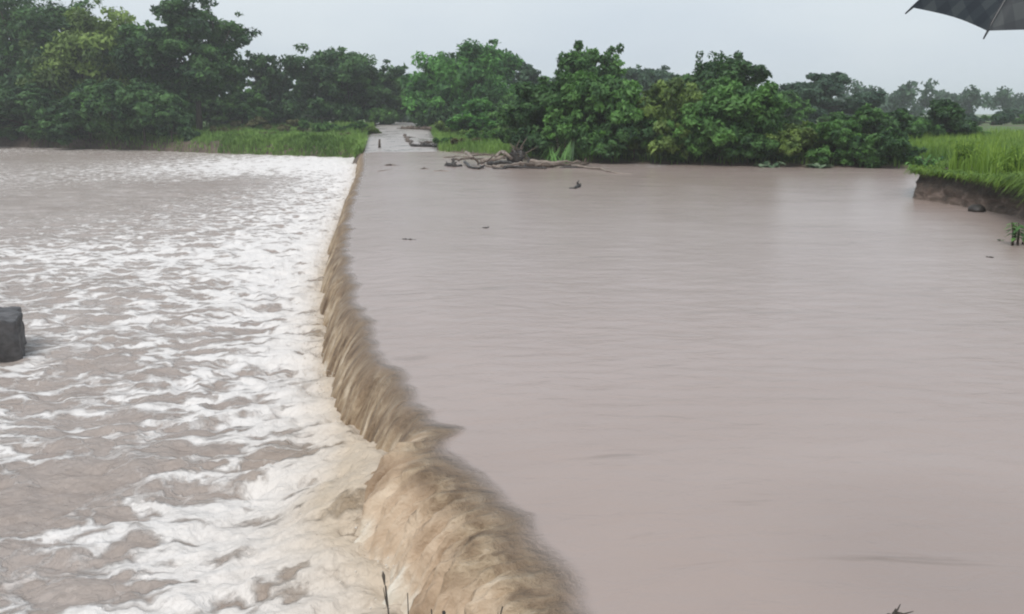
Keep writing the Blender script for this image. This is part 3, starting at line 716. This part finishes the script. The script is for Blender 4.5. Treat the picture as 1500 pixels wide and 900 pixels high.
X, Y = scatter(260000, -50, -9, 62, 100, lambda X, Y: (X < road_left(Y) - .15) & (Y > 62), rs)
q = sdf(X, Y); k = (q > -.75) & (q < 1.6) & ((X > -26) | (rs.rand(len(X)) < .12)); X, Y = X[k], Y[k]
blades('shore_grass', X, Y, .55 + .5 * np.clip(fbm(X * .6, Y * .6, 99, 3), -.6, 1), .035, rs, GRASS2, 'rough grass hanging to the foaming water on the left bank', lean=.8)
X, Y = scatter(26000, -9.5, 3.5, 52, 100, lambda X, Y: (sdf(X, Y) > .2) & (X > road_right(Y) + .15), rs)
blades('verge_grass', X, Y, .5 + 0*X, .03, rs, GRASS2, 'bright verge grass right of the road behind the driftwood')
X, Y = scatter(90000, 11, 44, 6, 72, lambda X, Y: (sdf(X, Y) > .38) & ((sdf(X, Y) < 30)) & ((Y > 36) | (X < 40)), rs)
hb = np.where(Y < 38, .92 + .95 * np.clip(fbm(X * .55, Y * .40, 97, 3), -.45, .9), .6 + .5 * np.clip(fbm(X * .3, Y * .3, 98, 2), -.5, 1)) * (1 - .45 * (1 - smooth(.4, 1.3, sdf(X, Y))))
blades('tall_grass', X, Y, hb, .020, rs, GRASS, 'tall yellow green grass on top of the cut earth bank', zoff=.0)
X, Y = scatter(26000, 2, 60, 42, 75, lambda X, Y: (sdf(X, Y) > .05) & (sdf(X, Y) < 14), rs)
blades('bank_weeds', X, Y, .55 + 0*X, .03, rs, GRASS2, 'low weeds along the waterline below the right thicket')
# turf hanging over the lip of the cut bank
n = 15000; ii = rs.randint(0, len(bt), n); off = rs.uniform(.0, .9, n)
X = bs[ii, 0] + NB[ii, 0] * off; Y = bs[ii, 1] + NB[ii, 1] * off
th = np.arctan2(-NB[ii, 1], -NB[ii, 0]) + rs.normal(0, .8, n); d = np.stack([np.cos(th), np.sin(th), 0*th], 1); p = np.stack([-d[:, 1], d[:, 0], 0*th], 1)
b0 = np.stack([X, Y, .76 + 0*X], 1); hh = rs.uniform(.15, .5, n) * (1 + 1.3 * (1 - smooth(21.5, 24.5, bs[ii, 1])) + .5 * np.clip(fbm(bt[ii] * .8, bt[ii] * 0, 24, 2), -.5, 1)); w_ = rs.uniform(.008, .02, n)[:, None]
m1 = b0 + d * (hh*.5)[:, None] + np.array([0, 0, .4]) * hh[:, None]; tp = b0 + d * (hh * .9)[:, None] + np.array([0, 0, -.15]) * hh[:, None] * rs.uniform(-2.5, 1.5, n)[:, None]
V = np.stack([b0 - p*w_, b0 + p*w_, m1 + p*w_, m1 - p*w_, tp + p*w_*.2, tp - p*w_*.2], 1).reshape(-1, 3)
i = np.arange(n)[:, None] * 6; Fc = np.concatenate([i + [[0, 1, 2, 3]], i + [[3, 2, 4, 5]]]).reshape(-1, 4)
tag(mesh_obj('turf_lip', V, Fc, GRASS, attrs={'tint': np.repeat(rs.rand(n) * .7, 6)}), 'ragged turf hanging over the lip of the cut bank', 'grass', kind='stuff')

# low scrub on the left meadow and mud bank
GS = 'scrub bushes in the grass beside the road'
for i, (px, top, wpx, Y, ma, lb) in enumerate([
        (420, 176, 60, 92, SCRUB, 'brownish dry scrub bush in the middle of the left meadow'),
        (470, 176, 56, 90, G_MID, 'small green bush on the meadow between dry scrub and road'),
        (370, 172, 60, 98, SCRUB, 'dry scrub bush at the back of the meadow near the tall trees'),
        (335, 186, 50, 88, SCRUB, 'low brown scrub above the muddy shore beside the tall trees'),
        (520, 178, 50, 90, G_MID, 'low green bush close to the left edge of the road'),
        (440, 198, 50, 79, G_MID, 'low bush on the meadow near the foaming water'),
        (500, 196, 54, 80, SCRUB, 'dry looking low bush near the water, closest to the road'),
        (392, 194, 56, 84, SCRUB, 'wide dry bush above the shore, left of the low green one'),
        (355, 200, 44, 83, G_OLIVE, 'olive bush low on the shore beside the muddy patch'),
        (545, 186, 30, 84, G_OLIVE, 'small olive bush leaning over the left edge of the road'),
        (660, 178, 40, 84, G_OLIVE, 'olive bush on the right verge of the road'),
        (655, 202, 36, 68, G_MID, 'low green bush on the right verge close to the driftwood'),
        (720, 190, 60, 68, G_MID, 'rounded bush in the verge grass behind the root ball'),
        (690, 204, 50, 64, SCRUB, 'dry low bush behind the driftwood heap')]):
    plant('bush', px, top, wpx, Y, ma, lb, 'bush', 5, 3500, .15, skirt=0, group=GS)

def weed(px, py, z, n, h, material, label, name='weed', lw=.05, spread=.6, leafl=.35, droop=.6, stem=None):
    c = at(px, py, z); o = empty(name, tuple(c), label, 'plant'); rs = np.random.RandomState(int(px)); m = MB(); Vs = []; Ts = []
    for k in range(n):
        th = rs.uniform(0, 6.28); r = spread * rs.uniform(.2, 1); hh = h * rs.uniform(.6, 1.1)
        b = np.array([rs.normal()*.12, rs.normal()*.12, -.1]); t = b + np.array([math.cos(th)*r, math.sin(th)*r, hh])
        P = [b, (b + t)/2 + [0, 0, hh*.15], t]; m.tube(P, [.018, .012, .006], 5)
        for q in range(9):
            u = .3 + .7 * q / 8; pt = (np.array(P[0])*(1-u) + np.array(P[2])*u) + [0, 0, .6*hh*u*(1-u)]
            s = 1 if q % 2 else -1; a = th + s * 1.1; dr = np.array([math.cos(a), math.sin(a), -droop * rs.uniform(.3, 1.2)]); sd = np.array([-math.sin(a), math.cos(a), 0]) * lw
            l_ = leafl * rs.uniform(.7, 1.2)
            Vs.append([pt, pt + dr*l_*.5 + sd, pt + dr*l_ + [0, 0, -.3*l_*droop], pt + dr*l_*.5 - sd]); Ts += [rs.rand()] * 4
    m.build('stem', stem or BARK, o)
    V = np.array(Vs).reshape(-1, 3); mesh_obj('leaves', V, np.arange(len(V)).reshape(-1, 4), material, o, attrs={'tint': Ts})
weed(822, 238, .05, 11, 1.35, G_MID, 'drooping reed like plant before the dark bank thicket', 'reed_plant', .05, 1.1, .9, 1.5)
weed(1130, 245, .0, 9, .38, G_PALE, 'pale big leaved weed on the waterline, left one of the two', 'broad_leaf_weed', .13, .7, .45, .3)
weed(1198, 246, .0, 9, .36, G_PALE, 'pale big leaved weed on the waterline, right one of the two', 'broad_leaf_weed', .13, .7, .45, .3)
weed(1415, 250, .80, 26, 1.0, GRASS, 'tall upright green clump standing out of the grass on the cut bank', 'tall_weed', .022, .38, .30, .4, GRASS)
weed(1352, 248, .80, 16, .55, G_MID, 'leafy weed at the corner of the cut bank', 'bank_weed', .05, .5, .25, .5)
weed(1484, 262, .80, 22, .95, GRASS, 'tall green clump in the bank grass nearest the right picture edge', 'tall_weed', .022, .5, .30, .5, GRASS)
weed(1496, 352, .10, 7, .42, G_MID, 'leafy green plant at the foot of the cut bank by the right picture edge', 'leafy_plant', .045, .2, .14, .5)
weed(1461, 352, .0, 3, .16, G_DARK, 'tiny dark sprig poking out of the brown water near the cut bank', 'sprig', .02, .12, .08, .5)

# ------------------------------------------------------------------ driftwood and small things
GD = 'driftwood stranded beside the road end'
def log_(name, pts, r, material, label, group=GD, k=8, branches=(), taper=.6):
    """pts in (px, py, z) ; first is the origin"""
    P = np.array([at(a, b, c) if len(q) == 3 else None for q in pts for (a, b, c) in [q]])
    o0 = P[0].copy(); Q = P - o0; n = 14
    d = np.r_[0, np.cumsum(np.linalg.norm(np.diff(Q, axis=0), axis=1))]; t = np.linspace(0, d[-1], n)
    S = np.stack([np.interp(t, d, Q[:, j]) for j in range(3)], 1)
    rs = np.random.RandomState(int(abs(pts[0][0] * 7 + pts[0][1])))
    S[1:-1] += rs.normal(size=(n-2, 3)) * r * .25
    m = MB(); m.tube(S, r * np.linspace(1, taper, n) * (1 + .12 * rs.normal(size=n)), k, .25, 3)
    for (u, dx, dy, dz, rr) in branches:
        b = S[int(u * (n - 1))]; m.tube([b, b + np.array([dx, dy, dz])*.55 + rs.normal(size=3)*.03, b + [dx, dy, dz]], [rr, rr*.7, rr*.35], 6, .2, 4)
    o = m.build(name, material, sm=True); o.location = o0
    return tag(o, label, 'driftwood', group)
log_('tree_stump', [(655, 243, .0), (665, 243, .06), (676, 244, .0)], .16, DARKWOOD, 'small black soaked stump, leftmost piece of the driftwood', branches=[(.5, .05, .1, .34, .10), (.3, -.15, 0, .22, .07), (.7, .15, 0, .2, .06)])
log_('driftwood_log', [(683, 224, .55), (692, 231, .42), (701, 238, .1)], .09, PALEWOOD, 'short grey log propped up steeply beside the black stump')
log_('driftwood_branch', [(681, 238, .12), (690, 246, .05), (702, 247, .04), (709, 243, .1)], .07, DARKWOOD, 'dark curved branch in front of the steep grey log', taper=.8)
log_('driftwood_branch', [(662, 234, .1), (685, 233, .16), (712, 233, .15)], .07, DRIFT, 'thin brown branch lying behind the black stump')
log_('driftwood_log', [(705, 237, .12), (722, 234, .22), (741, 231, .3)], .13, PALEWOOD, 'pale barkless log leading to the root ball')
log_('driftwood_branch', [(712, 243, .06), (732, 245, .05), (748, 242, .10)], .06, PALEWOOD, 'pale forked branch at the front edge of the driftwood heap', branches=[(.5, .35, -.2, .12, .035), (.7, -.2, -.25, .1, .03)])
log_('driftwood_branch', [(722, 247, .02), (738, 247, .03), (752, 244, .04)], .05, DARKWOOD, 'dark thin branch half sunk before the pale forked one')
log_('driftwood_log', [(728, 229, .3), (735, 222, .5), (742, 226, .55), (750, 233, .3)], .10, PALEWOOD, 'pale bent limb arching over the heap beside the root ball')
log_('driftwood_branch', [(700, 240, .05), (714, 236, .35), (722, 229, .62)], .045, DRIFT, 'thin brown branch standing up slantwise from the middle of the heap')
log_('driftwood_log', [(716, 240, .10), (736, 238, .25), (752, 240, .2)], .11, DARKWOOD, 'dark thick log jammed under the root ball, left side')
log_('driftwood_branch', [(768, 244, .05), (776, 234, .35), (771, 226, .6)], .05, DARKWOOD, 'dark branch pointing up just right of the root ball')
log_('driftwood_branch', [(745, 243, .1), (765, 238, .35), (782, 240, .2)], .055, PALEWOOD, 'pale branch crossing in front of the root ball')
log_('driftwood_branch', [(650, 231, .03), (668, 229, .08), (690, 230, .04)], .045, PALEWOOD, 'pale stick at the foot of the grassy verge, behind the stump')
log_('driftwood_branch', [(785, 243, .1), (798, 238, .3), (812, 242, .12)], .045, PALEWOOD, 'pale hooked branch lying over the longest brown log')
log_('driftwood_log', [(820, 246, .0), (845, 245, .04), (868, 246, .0)], .06, DARKWOOD, 'dark half sunk log below the far end of the longest brown log')
# root ball
c = at(757, 238, 0); rb = empty('root_ball', tuple(c), 'dark brown upturned root ball in the middle of the driftwood', 'driftwood', GD)
m = MB(); rs = np.random.RandomState(9)
th = np.linspace(0, 2*np.pi, 17)[:-1]
Vb = []; 
for i in range(9):
    ph = math.pi * i / 8
    for j, t in enumerate(th):
        q = 1 + .34 * math.sin(3*t + i) * math.sin(ph) + .15 * rs.normal() * math.sin(ph)
        Vb.append((.42*q*math.sin(ph)*math.cos(t), .4*q*math.sin(ph)*math.sin(t), .32 + .38*q*math.cos(ph)))
Fb = [(i*16 + j, i*16 + (j+1) % 16, (i+1)*16 + (j+1) % 16, (i+1)*16 + j) for i in range(8) for j in range(16)]
m.add(Vb, Fb); m.build('soil_clod', DARKWOOD, rb)
m = MB()
for k in range(22):
    a = rs.uniform(0, 6.28); e = rs.uniform(-.1, 1.2); r = rs.uniform(.6, 1.15); d = np.array([math.cos(a)*math.cos(e), math.sin(a)*math.cos(e)*.7, math.sin(e)])
    m.tube([np.array([0, 0, .3]), d*r*.6 + [0, 0, .3], d*r + [rs.normal()*.15, 0, .3 + rs.normal()*.12]], [.06, .035, .012], 6, .2, k)
m.build('roots', DRIFT, rb)
log_('driftwood_log', [(762, 241, .10), (800, 243, .10), (830, 242, .09), (862, 239, .12)], .12, DRIFT, 'longest brown log lying along the water right of the root ball', branches=[(.95, .1, .1, .3, .04), (.5, .3, -.2, .15, .04)])
log_('driftwood_log', [(775, 236, .2), (812, 238, .16), (850, 237, .14)], .09, PALEWOOD, 'pale log lying behind the longest brown log')
log_('driftwood_log', [(738, 245, .05), (770, 245, .07), (800, 247, .04)], .07, DARKWOOD, 'dark low log touching the water below the root ball')
log_('driftwood_branch', [(838, 243, .08), (875, 247, .06), (900, 253, .04), (926, 255, .0)], .065, PALEWOOD, 'long thin pale branch trailing off right into the pool', taper=.35)
log_('driftwood_branch', [(690, 228, .2), (715, 226, .35), (728, 230, .3)], .05, DRIFT, 'thin brown branch at the grassy back of the heap')
log_('floating_wood', [(834, 277, -.01), (842, 276, .02), (848, 273, .03)], .05, DARKWOOD, 'lone black chunk of wood drifting in the open pool', None, branches=[(.9, .10, 0, .14, .055), (.95, .02, .0, .17, .06)], taper=1.4)
GF = 'debris drifting over the causeway'
log_('floating_debris', [(563, 243, .0), (575, 242, .02), (586, 243, .0)], .055, DRIFT, 'dark flat piece of debris at the far left of the flooded causeway', GF)
log_('floating_debris', [(616, 248, .0), (622, 247, .015), (628, 248, .0)], .04, DRIFT, 'smallest scrap of debris in the middle of the flooded causeway', GF)
log_('floating_debris', [(636, 251, .0), (645, 250, .012), (658, 251, .0)], .035, PALEWOOD, 'pale sliver of debris at the right of the flooded causeway', GF)
log_('floating_debris', [(552, 252, -.02), (562, 250, .0), (575, 249, -.01)], .03, PALEWOOD, 'faint sliver of debris closest to the lip of the fall', GF)
for i, (a, b, lb) in enumerate([((1445, 377), (1456, 378), 'tiny twig floating near the right picture edge'), ((590, 351), (610, 352), 'thin dark scrap floating just right of the lip'), ((708, 334), (716, 333), 'small speck of wood floating in the middle of the pool')]):
    log_('floating_twig', [(a[0], a[1], -.005), ((a[0]+b[0])/2, a[1], .006), (b[0], b[1], -.005)], .02, DARKWOOD, lb, 'twigs floating on the pool')
def rz_(Y): return float(np.interp(Y, road_y, road_z))
def onroad(px, Y, dz=0):
    p = aty(px, 200, Y); return np.array([p[0], Y, rz_(Y) + dz])
def strip(name, P, r, material, label, cat='debris'):
    P = np.array(P); o0 = P[0].copy(); n = 26; d = np.r_[0, np.cumsum(np.linalg.norm(np.diff(P, axis=0), axis=1))]; t = np.linspace(0, d[-1], n)
    S = np.stack([np.interp(t, d, P[:, j] - o0[j]) for j in range(3)], 1); rs = np.random.RandomState(int(r*1000) + n + len(label))
    m = MB(); m.tube(S + rs.normal(size=(n, 3)) * r * [.5, .5, .15], r * (1 + .4 * rs.normal(size=n)).clip(.3, 2), 7, .5, 5)
    for k in range(26):
        b = S[rs.randint(n)]; dd = rs.normal(size=3) * r * 3; dd[2] = abs(dd[2]) * .35; m.tube([b, b + dd], [r*.35, r*.15], 5)
    o = m.build(name, material); o.location = o0; return tag(o, label, cat)
strip('debris_line', [onroad(593, 79, .04), onroad(597, 73, .04), onroad(602, 67.2, .04)], .10, DRIFT, 'dark line of washed up mud and twigs running along the road')
strip('debris_line', [onroad(603, 66.9, .05), onroad(618, 66.6, .05), onroad(638, 66.4, .05)], .13, DARKWOOD, 'dark bank of washed up twigs across the right half of the road')
strip('debris_line', [onroad(590, 93, .06), onroad(612, 92, .07), onroad(633, 91, .06)], .16, DRIFT, 'far line of debris across the road near its crest')
strip('debris_line', [onroad(622, 70, .03), onroad(630, 69.8, .04)], .08, DRIFT, 'small tuft of debris on the right side of the wet road')
pp = onroad(555.5, 65.5); m = MB(); m.tube([pp*0, [0, 0, .35], [.02, 0, .62]], [.10, .085, .07], 10, .15, 2)
o = m.build('marker_post', DRIFT); o.location = pp; tag(o, 'short dark stub post at the left edge of the wet road', 'post')
# a dark stone in the foot of the cut bank
def rock(name, c, s, material, label, cat='stone', seed=1, group=None):
    rs = np.random.RandomState(seed); V = []
    for i in range(11):
        ph = math.pi*i/10
        for j in range(16):
            t = 2*math.pi*j/16; d = np.array([math.sin(ph)*math.cos(t), math.sin(ph)*math.sin(t), math.cos(ph)])
            q = 1 + .28*float(noise(d[0]*1.6 + seed, d[1]*1.6 + d[2], seed)) + .1*float(noise(d[0]*4, d[1]*4 + d[2]*3, seed+1))
            V.append(d*q*s)
    Fb = [(i*16 + (j+1) % 16, i*16 + j, (i+1)*16 + j, (i+1)*16 + (j+1) % 16) for i in range(10) for j in range(16)]
    o = mesh_obj(name, V, Fb, material, smooth_sh=True); o.location = c; return tag(o, label, cat, group)
c = at(1431, 307, .06); rock('stone', c, np.array([.22, .2, .13]), DARKWOOD, 'dark wet stone at the foot of the cut bank', seed=4)

# concrete block in the lower water, cut by the left picture edge
c0 = at(33, 531, ZL); top_z = aty(30, 462, c0[1])[2]; 
bx0, bx1 = c0[0] - 1.9, c0[0]; by0, by1 = c0[1] - .02, c0[1] + 1.15; bz0, bz1 = ZL - .6, top_z + .02
nx_, ny_, nz_ = 44, 30, 30
def blockface(a, b, n1, n2, fn):
    V = np.array([fn(i/(n1-1), j/(n2-1)) for i in range(n1) for j in range(n2)]); return V, grid_faces(n1, n2)
m = MB()
W3 = np.array([bx1-bx0, by1-by0, bz1-bz0]); r_ = .04
def shape(p):
    """box with worn rounded corners, centred"""
    h = W3/2; q = p*h; inner = np.clip(q, -(h-r_), h-r_); d = q - inner; L_ = np.linalg.norm(d)
    if L_ > 1e-6: q = inner + d / L_ * r_
    n1 = float(fbm(np.array(q[0]*2.2 + q[2]), np.array(q[1]*2.2 - q[2]*1.7), 71, 4, .6)); nn = q / (np.linalg.norm(q) + 1e-6)
    q = q + nn * n1 * .13
    q[2] -= .03 * (q[0] / W3[0] + .5) ** 2 + .07 * (q[1] / W3[1] + .5)
    return q + np.array([0, 0, 0])
for ax in range(3):
    for s in (-1, 1):
        n1 = 34; g1 = np.linspace(-1, 1, n1); V = []
        for u in g1:
            for v in g1:
                p = np.zeros(3); p[ax] = s; p[(ax+1) % 3] = u; p[(ax+2) % 3] = v; V.append(shape(p))
        fcs = grid_faces(n1, n1); m.add(V, fcs if s > 0 else fcs[:, ::-1])
bphi = R(27); corner = np.array([c0[0], c0[1]]); half = np.array([-(bx1-bx0)/2, (by1-by0)/2]); cc_ = corner + np.array([math.cos(bphi)*half[0] - math.sin(bphi)*half[1], math.sin(bphi)*half[0] + math.cos(bphi)*half[1]])
o = m.build('concrete_block', CONC); o.location = (cc_[0], cc_[1], (bz0+bz1)/2); o.rotation_euler = (R(2), R(1.5), bphi)
tag(o, 'weathered dark grey concrete block in the foaming water, cut by the left picture edge', 'concrete block')

# twigs sticking up into the picture from the near bank
def twig(base, tip, r, label, seed, nb=4, knob=False):
    P0 = np.array(base); P1 = np.array(tip); rs = np.random.RandomState(seed); m = MB(); n = 10
    t = np.linspace(0, 1, n)[:, None]; S = (P1 - P0) * t + rs.normal(size=(n, 3)) * r * .8 * (t * (1 - t) * 4)
    m.tube(S, r * np.linspace(1.2, .4, n), 7, .3, seed)
    for k in range(nb):
        u_ = rs.uniform(.80, .98); b = (P1 - P0) * u_; d = (P1 - P0) / np.linalg.norm(P1 - P0) * .5 + rs.normal(size=3) * .5; l_ = rs.uniform(.03, .07)
        m.tube([b, b + d*l_*.5, b + d*l_ + [0, 0, .02]], [r*.5, r*.35, r*.15], 5)
        if k % 2 == 0: m.tube([b + d*l_*.9, b + d*l_*1.3, b + d*l_*1.5], [r*.3, r*.9, r*.2], 6)
    o = m.build('twig', BARK); o.location = P0; return tag(o, label, 'twig', 'twigs of the near bank reaching into the picture')
gz0 = float(ground_z(np.array([-.35]), np.array([2.3]))[0])
Yt = 2.75
def tw(px0, py0, px1, py1, r, lb, seed, nb=4):
    a = aty(px0, py0, Yt); b = aty(px1, py1, Yt + .1)
    # carry the twig on down to the ground
    d = (a - b); d[1] = -.12; z = float(ground_z(np.array([a[0]]), np.array([Yt]))[0]); f = max(0, (a[2] - (z - .05)) / max(.05, -d[2])) if d[2] < 0 else 0
    base = a + d * f; base[2] = min(base[2], a[2]); base[0] = a[0] + np.clip(base[0]-a[0], -.3, .3)
    twig(base, b, r, lb, seed, nb)
tw(592, 906, 565, 859, .007, 'longest forked twig at the bottom edge, before the white foam', 1, 6)
tw(600, 915, 597, 869, .005, 'thin twig just right of the longest one', 2, 2)
tw(634, 918, 632, 893, .006, 'short twig stub at the bottom edge left of the dark bud', 3, 1)
tw(650, 922, 650, 897, .016, 'stubby twig with a dark bud at the bottom edge', 4, 1)
tw(718, 920, 736, 889, .006, 'slender twig at the bottom edge before the tan water', 5, 3)
tw(1302, 915, 1312, 893, .009, 'dark twig tip at the bottom edge of the brown pool on the right', 6, 2)

# ------------------------------------------------------------------ umbrella (held up at the right, only its rim in view)
def umbrella_mat():
    m, n, l, b = mat('check_fabric')
    tcn = n.new('ShaderNodeTexCoord'); sp = n.new('ShaderNodeSeparateXYZ'); l.new(tcn.outputs['Object'], sp.inputs[0])
    def band(o_, f, w_):
        s = math_(n, l, 'FRACT', math_(n, l, 'MULTIPLY', o_, f)); return math_(n, l, 'LESS_THAN', s, w_)
    k = math_(n, l, 'MULTIPLY', math_(n, l, 'ADD', band(sp.outputs['X'], 17, .5), band(sp.outputs['Y'], 13, .5)), .5)
    col = ramp(n, l, k, [(0, (.018, .024, .032)), (.5, (.026, .034, .042)), (1, (.048, .058, .064))])
    l.new(col, b.inputs['Base Color']); b.inputs['Roughness'].default_value = .55
    tr = n.new('ShaderNodeBsdfTranslucent'); l.new(col, tr.inputs['Color']); mxs = n.new('ShaderNodeMixShader'); mxs.inputs[0].default_value = .3
    l.new(b.outputs[0], mxs.inputs[1]); l.new(tr.outputs[0], mxs.inputs[2]); l.new(mxs.outputs[0], n['Material Output'].inputs['Surface'])
    return m
UFAB = umbrella_mat()
UMET = simple('dark_metal', (.01, .012, .014), (.03, .032, .036), 20, .35, .001)
UMB_C = np.array([1.742, 3.0, 2.974]); UMB_R = .44; UMB_TILT = (R(20.9), R(-4.57), R(-6.66)); UMB_DOME = .20
um = empty('umbrella', tuple(UMB_C), 'dark grey checked umbrella whose rim hangs into the top right corner', 'umbrella'); um.rotation_euler = UMB_TILT
na = 8; ns = 10; nr = 16; V = []
for j in range(na * ns):
    a = 2*math.pi*j/(na*ns); f = (j % ns)/ns; sag = 4*f*(1-f)
    for i in range(nr + 1):
        u = i/nr; rr = UMB_R * u * (1 - (.075 + .055*u) * sag * u)
        z = UMB_DOME * (1 - u**2.1) - 0.012*sag*u*(1-u)*4
        V.append((rr*math.cos(a), rr*math.sin(a), z))
Fc = []
for j in range(na*ns):
    j2 = (j+1) % (na*ns)
    for i in range(nr): Fc.append((j*(nr+1)+i, j*(nr+1)+i+1, j2*(nr+1)+i+1, j2*(nr+1)+i))
mesh_obj('canopy', V, Fc, UFAB, um, True)
for k in range(na):
    a = 2*math.pi*k/na; P = [np.array([UMB_R*u*math.cos(a), UMB_R*u*math.sin(a), UMB_DOME*(1-u**2.1) - .006]) for u in np.linspace(.02, 1.0, 12)]
    P.append(P[-1] + np.array([math.cos(a)*.015, math.sin(a)*.015, -.014]))
    m = MB(); m.tube(P, [.0065]*11 + [.0035, .0022], 6)
    st = P[6]; m.tube([st, np.array([0.012*math.cos(a), .012*math.sin(a), UMB_DOME - .22])], .0022, 6)
    m.build('rib', UMET, um)
m = MB(); m.tube([[0, 0, UMB_DOME + .05], [0, 0, UMB_DOME + .02], [0, 0, UMB_DOME - .15], [0, 0, -.20]], [.003, .006, .006, .006], 8); m.build('shaft', UMET, um)
m = MB(); m.tube([[.0, 0, -.18], [0, 0, -.20], [0, 0, -.24], [0, 0, -.27], [0, 0, -.28]], [.008, .013, .014, .012, .006], 10); m.build('handle', DARKWOOD, um)

# ------------------------------------------------------------------ haze
bm_v = []
x0, x1, y0, y1, z0, z1 = -1560, 1560, -260, 1560, -3.2, 24
V = [(x, y, z) for z in (z0, z1) for y in (y0, y1) for x in (x0, x1)]
Fh = [(0, 2, 3, 1), (4, 5, 7, 6), (0, 1, 5, 4), (2, 6, 7, 3), (0, 4, 6, 2), (1, 3, 7, 5)]
hm = bpy.data.materials.new('haze'); hm.use_nodes = True; n = hm.node_tree.nodes; n.clear()
ho = n.new('ShaderNodeOutputMaterial'); pv = n.new('ShaderNodeVolumePrincipled')
pv.inputs['Color'].default_value = (.94, .97, 1, 1); pv.inputs['Density'].default_value = .0007; pv.inputs['Anisotropy'].default_value = .1
hm.node_tree.links.new(pv.outputs[0], ho.inputs['Volume'])
mesh_obj('haze', V, Fh, hm)['kind'] = 'stuff'
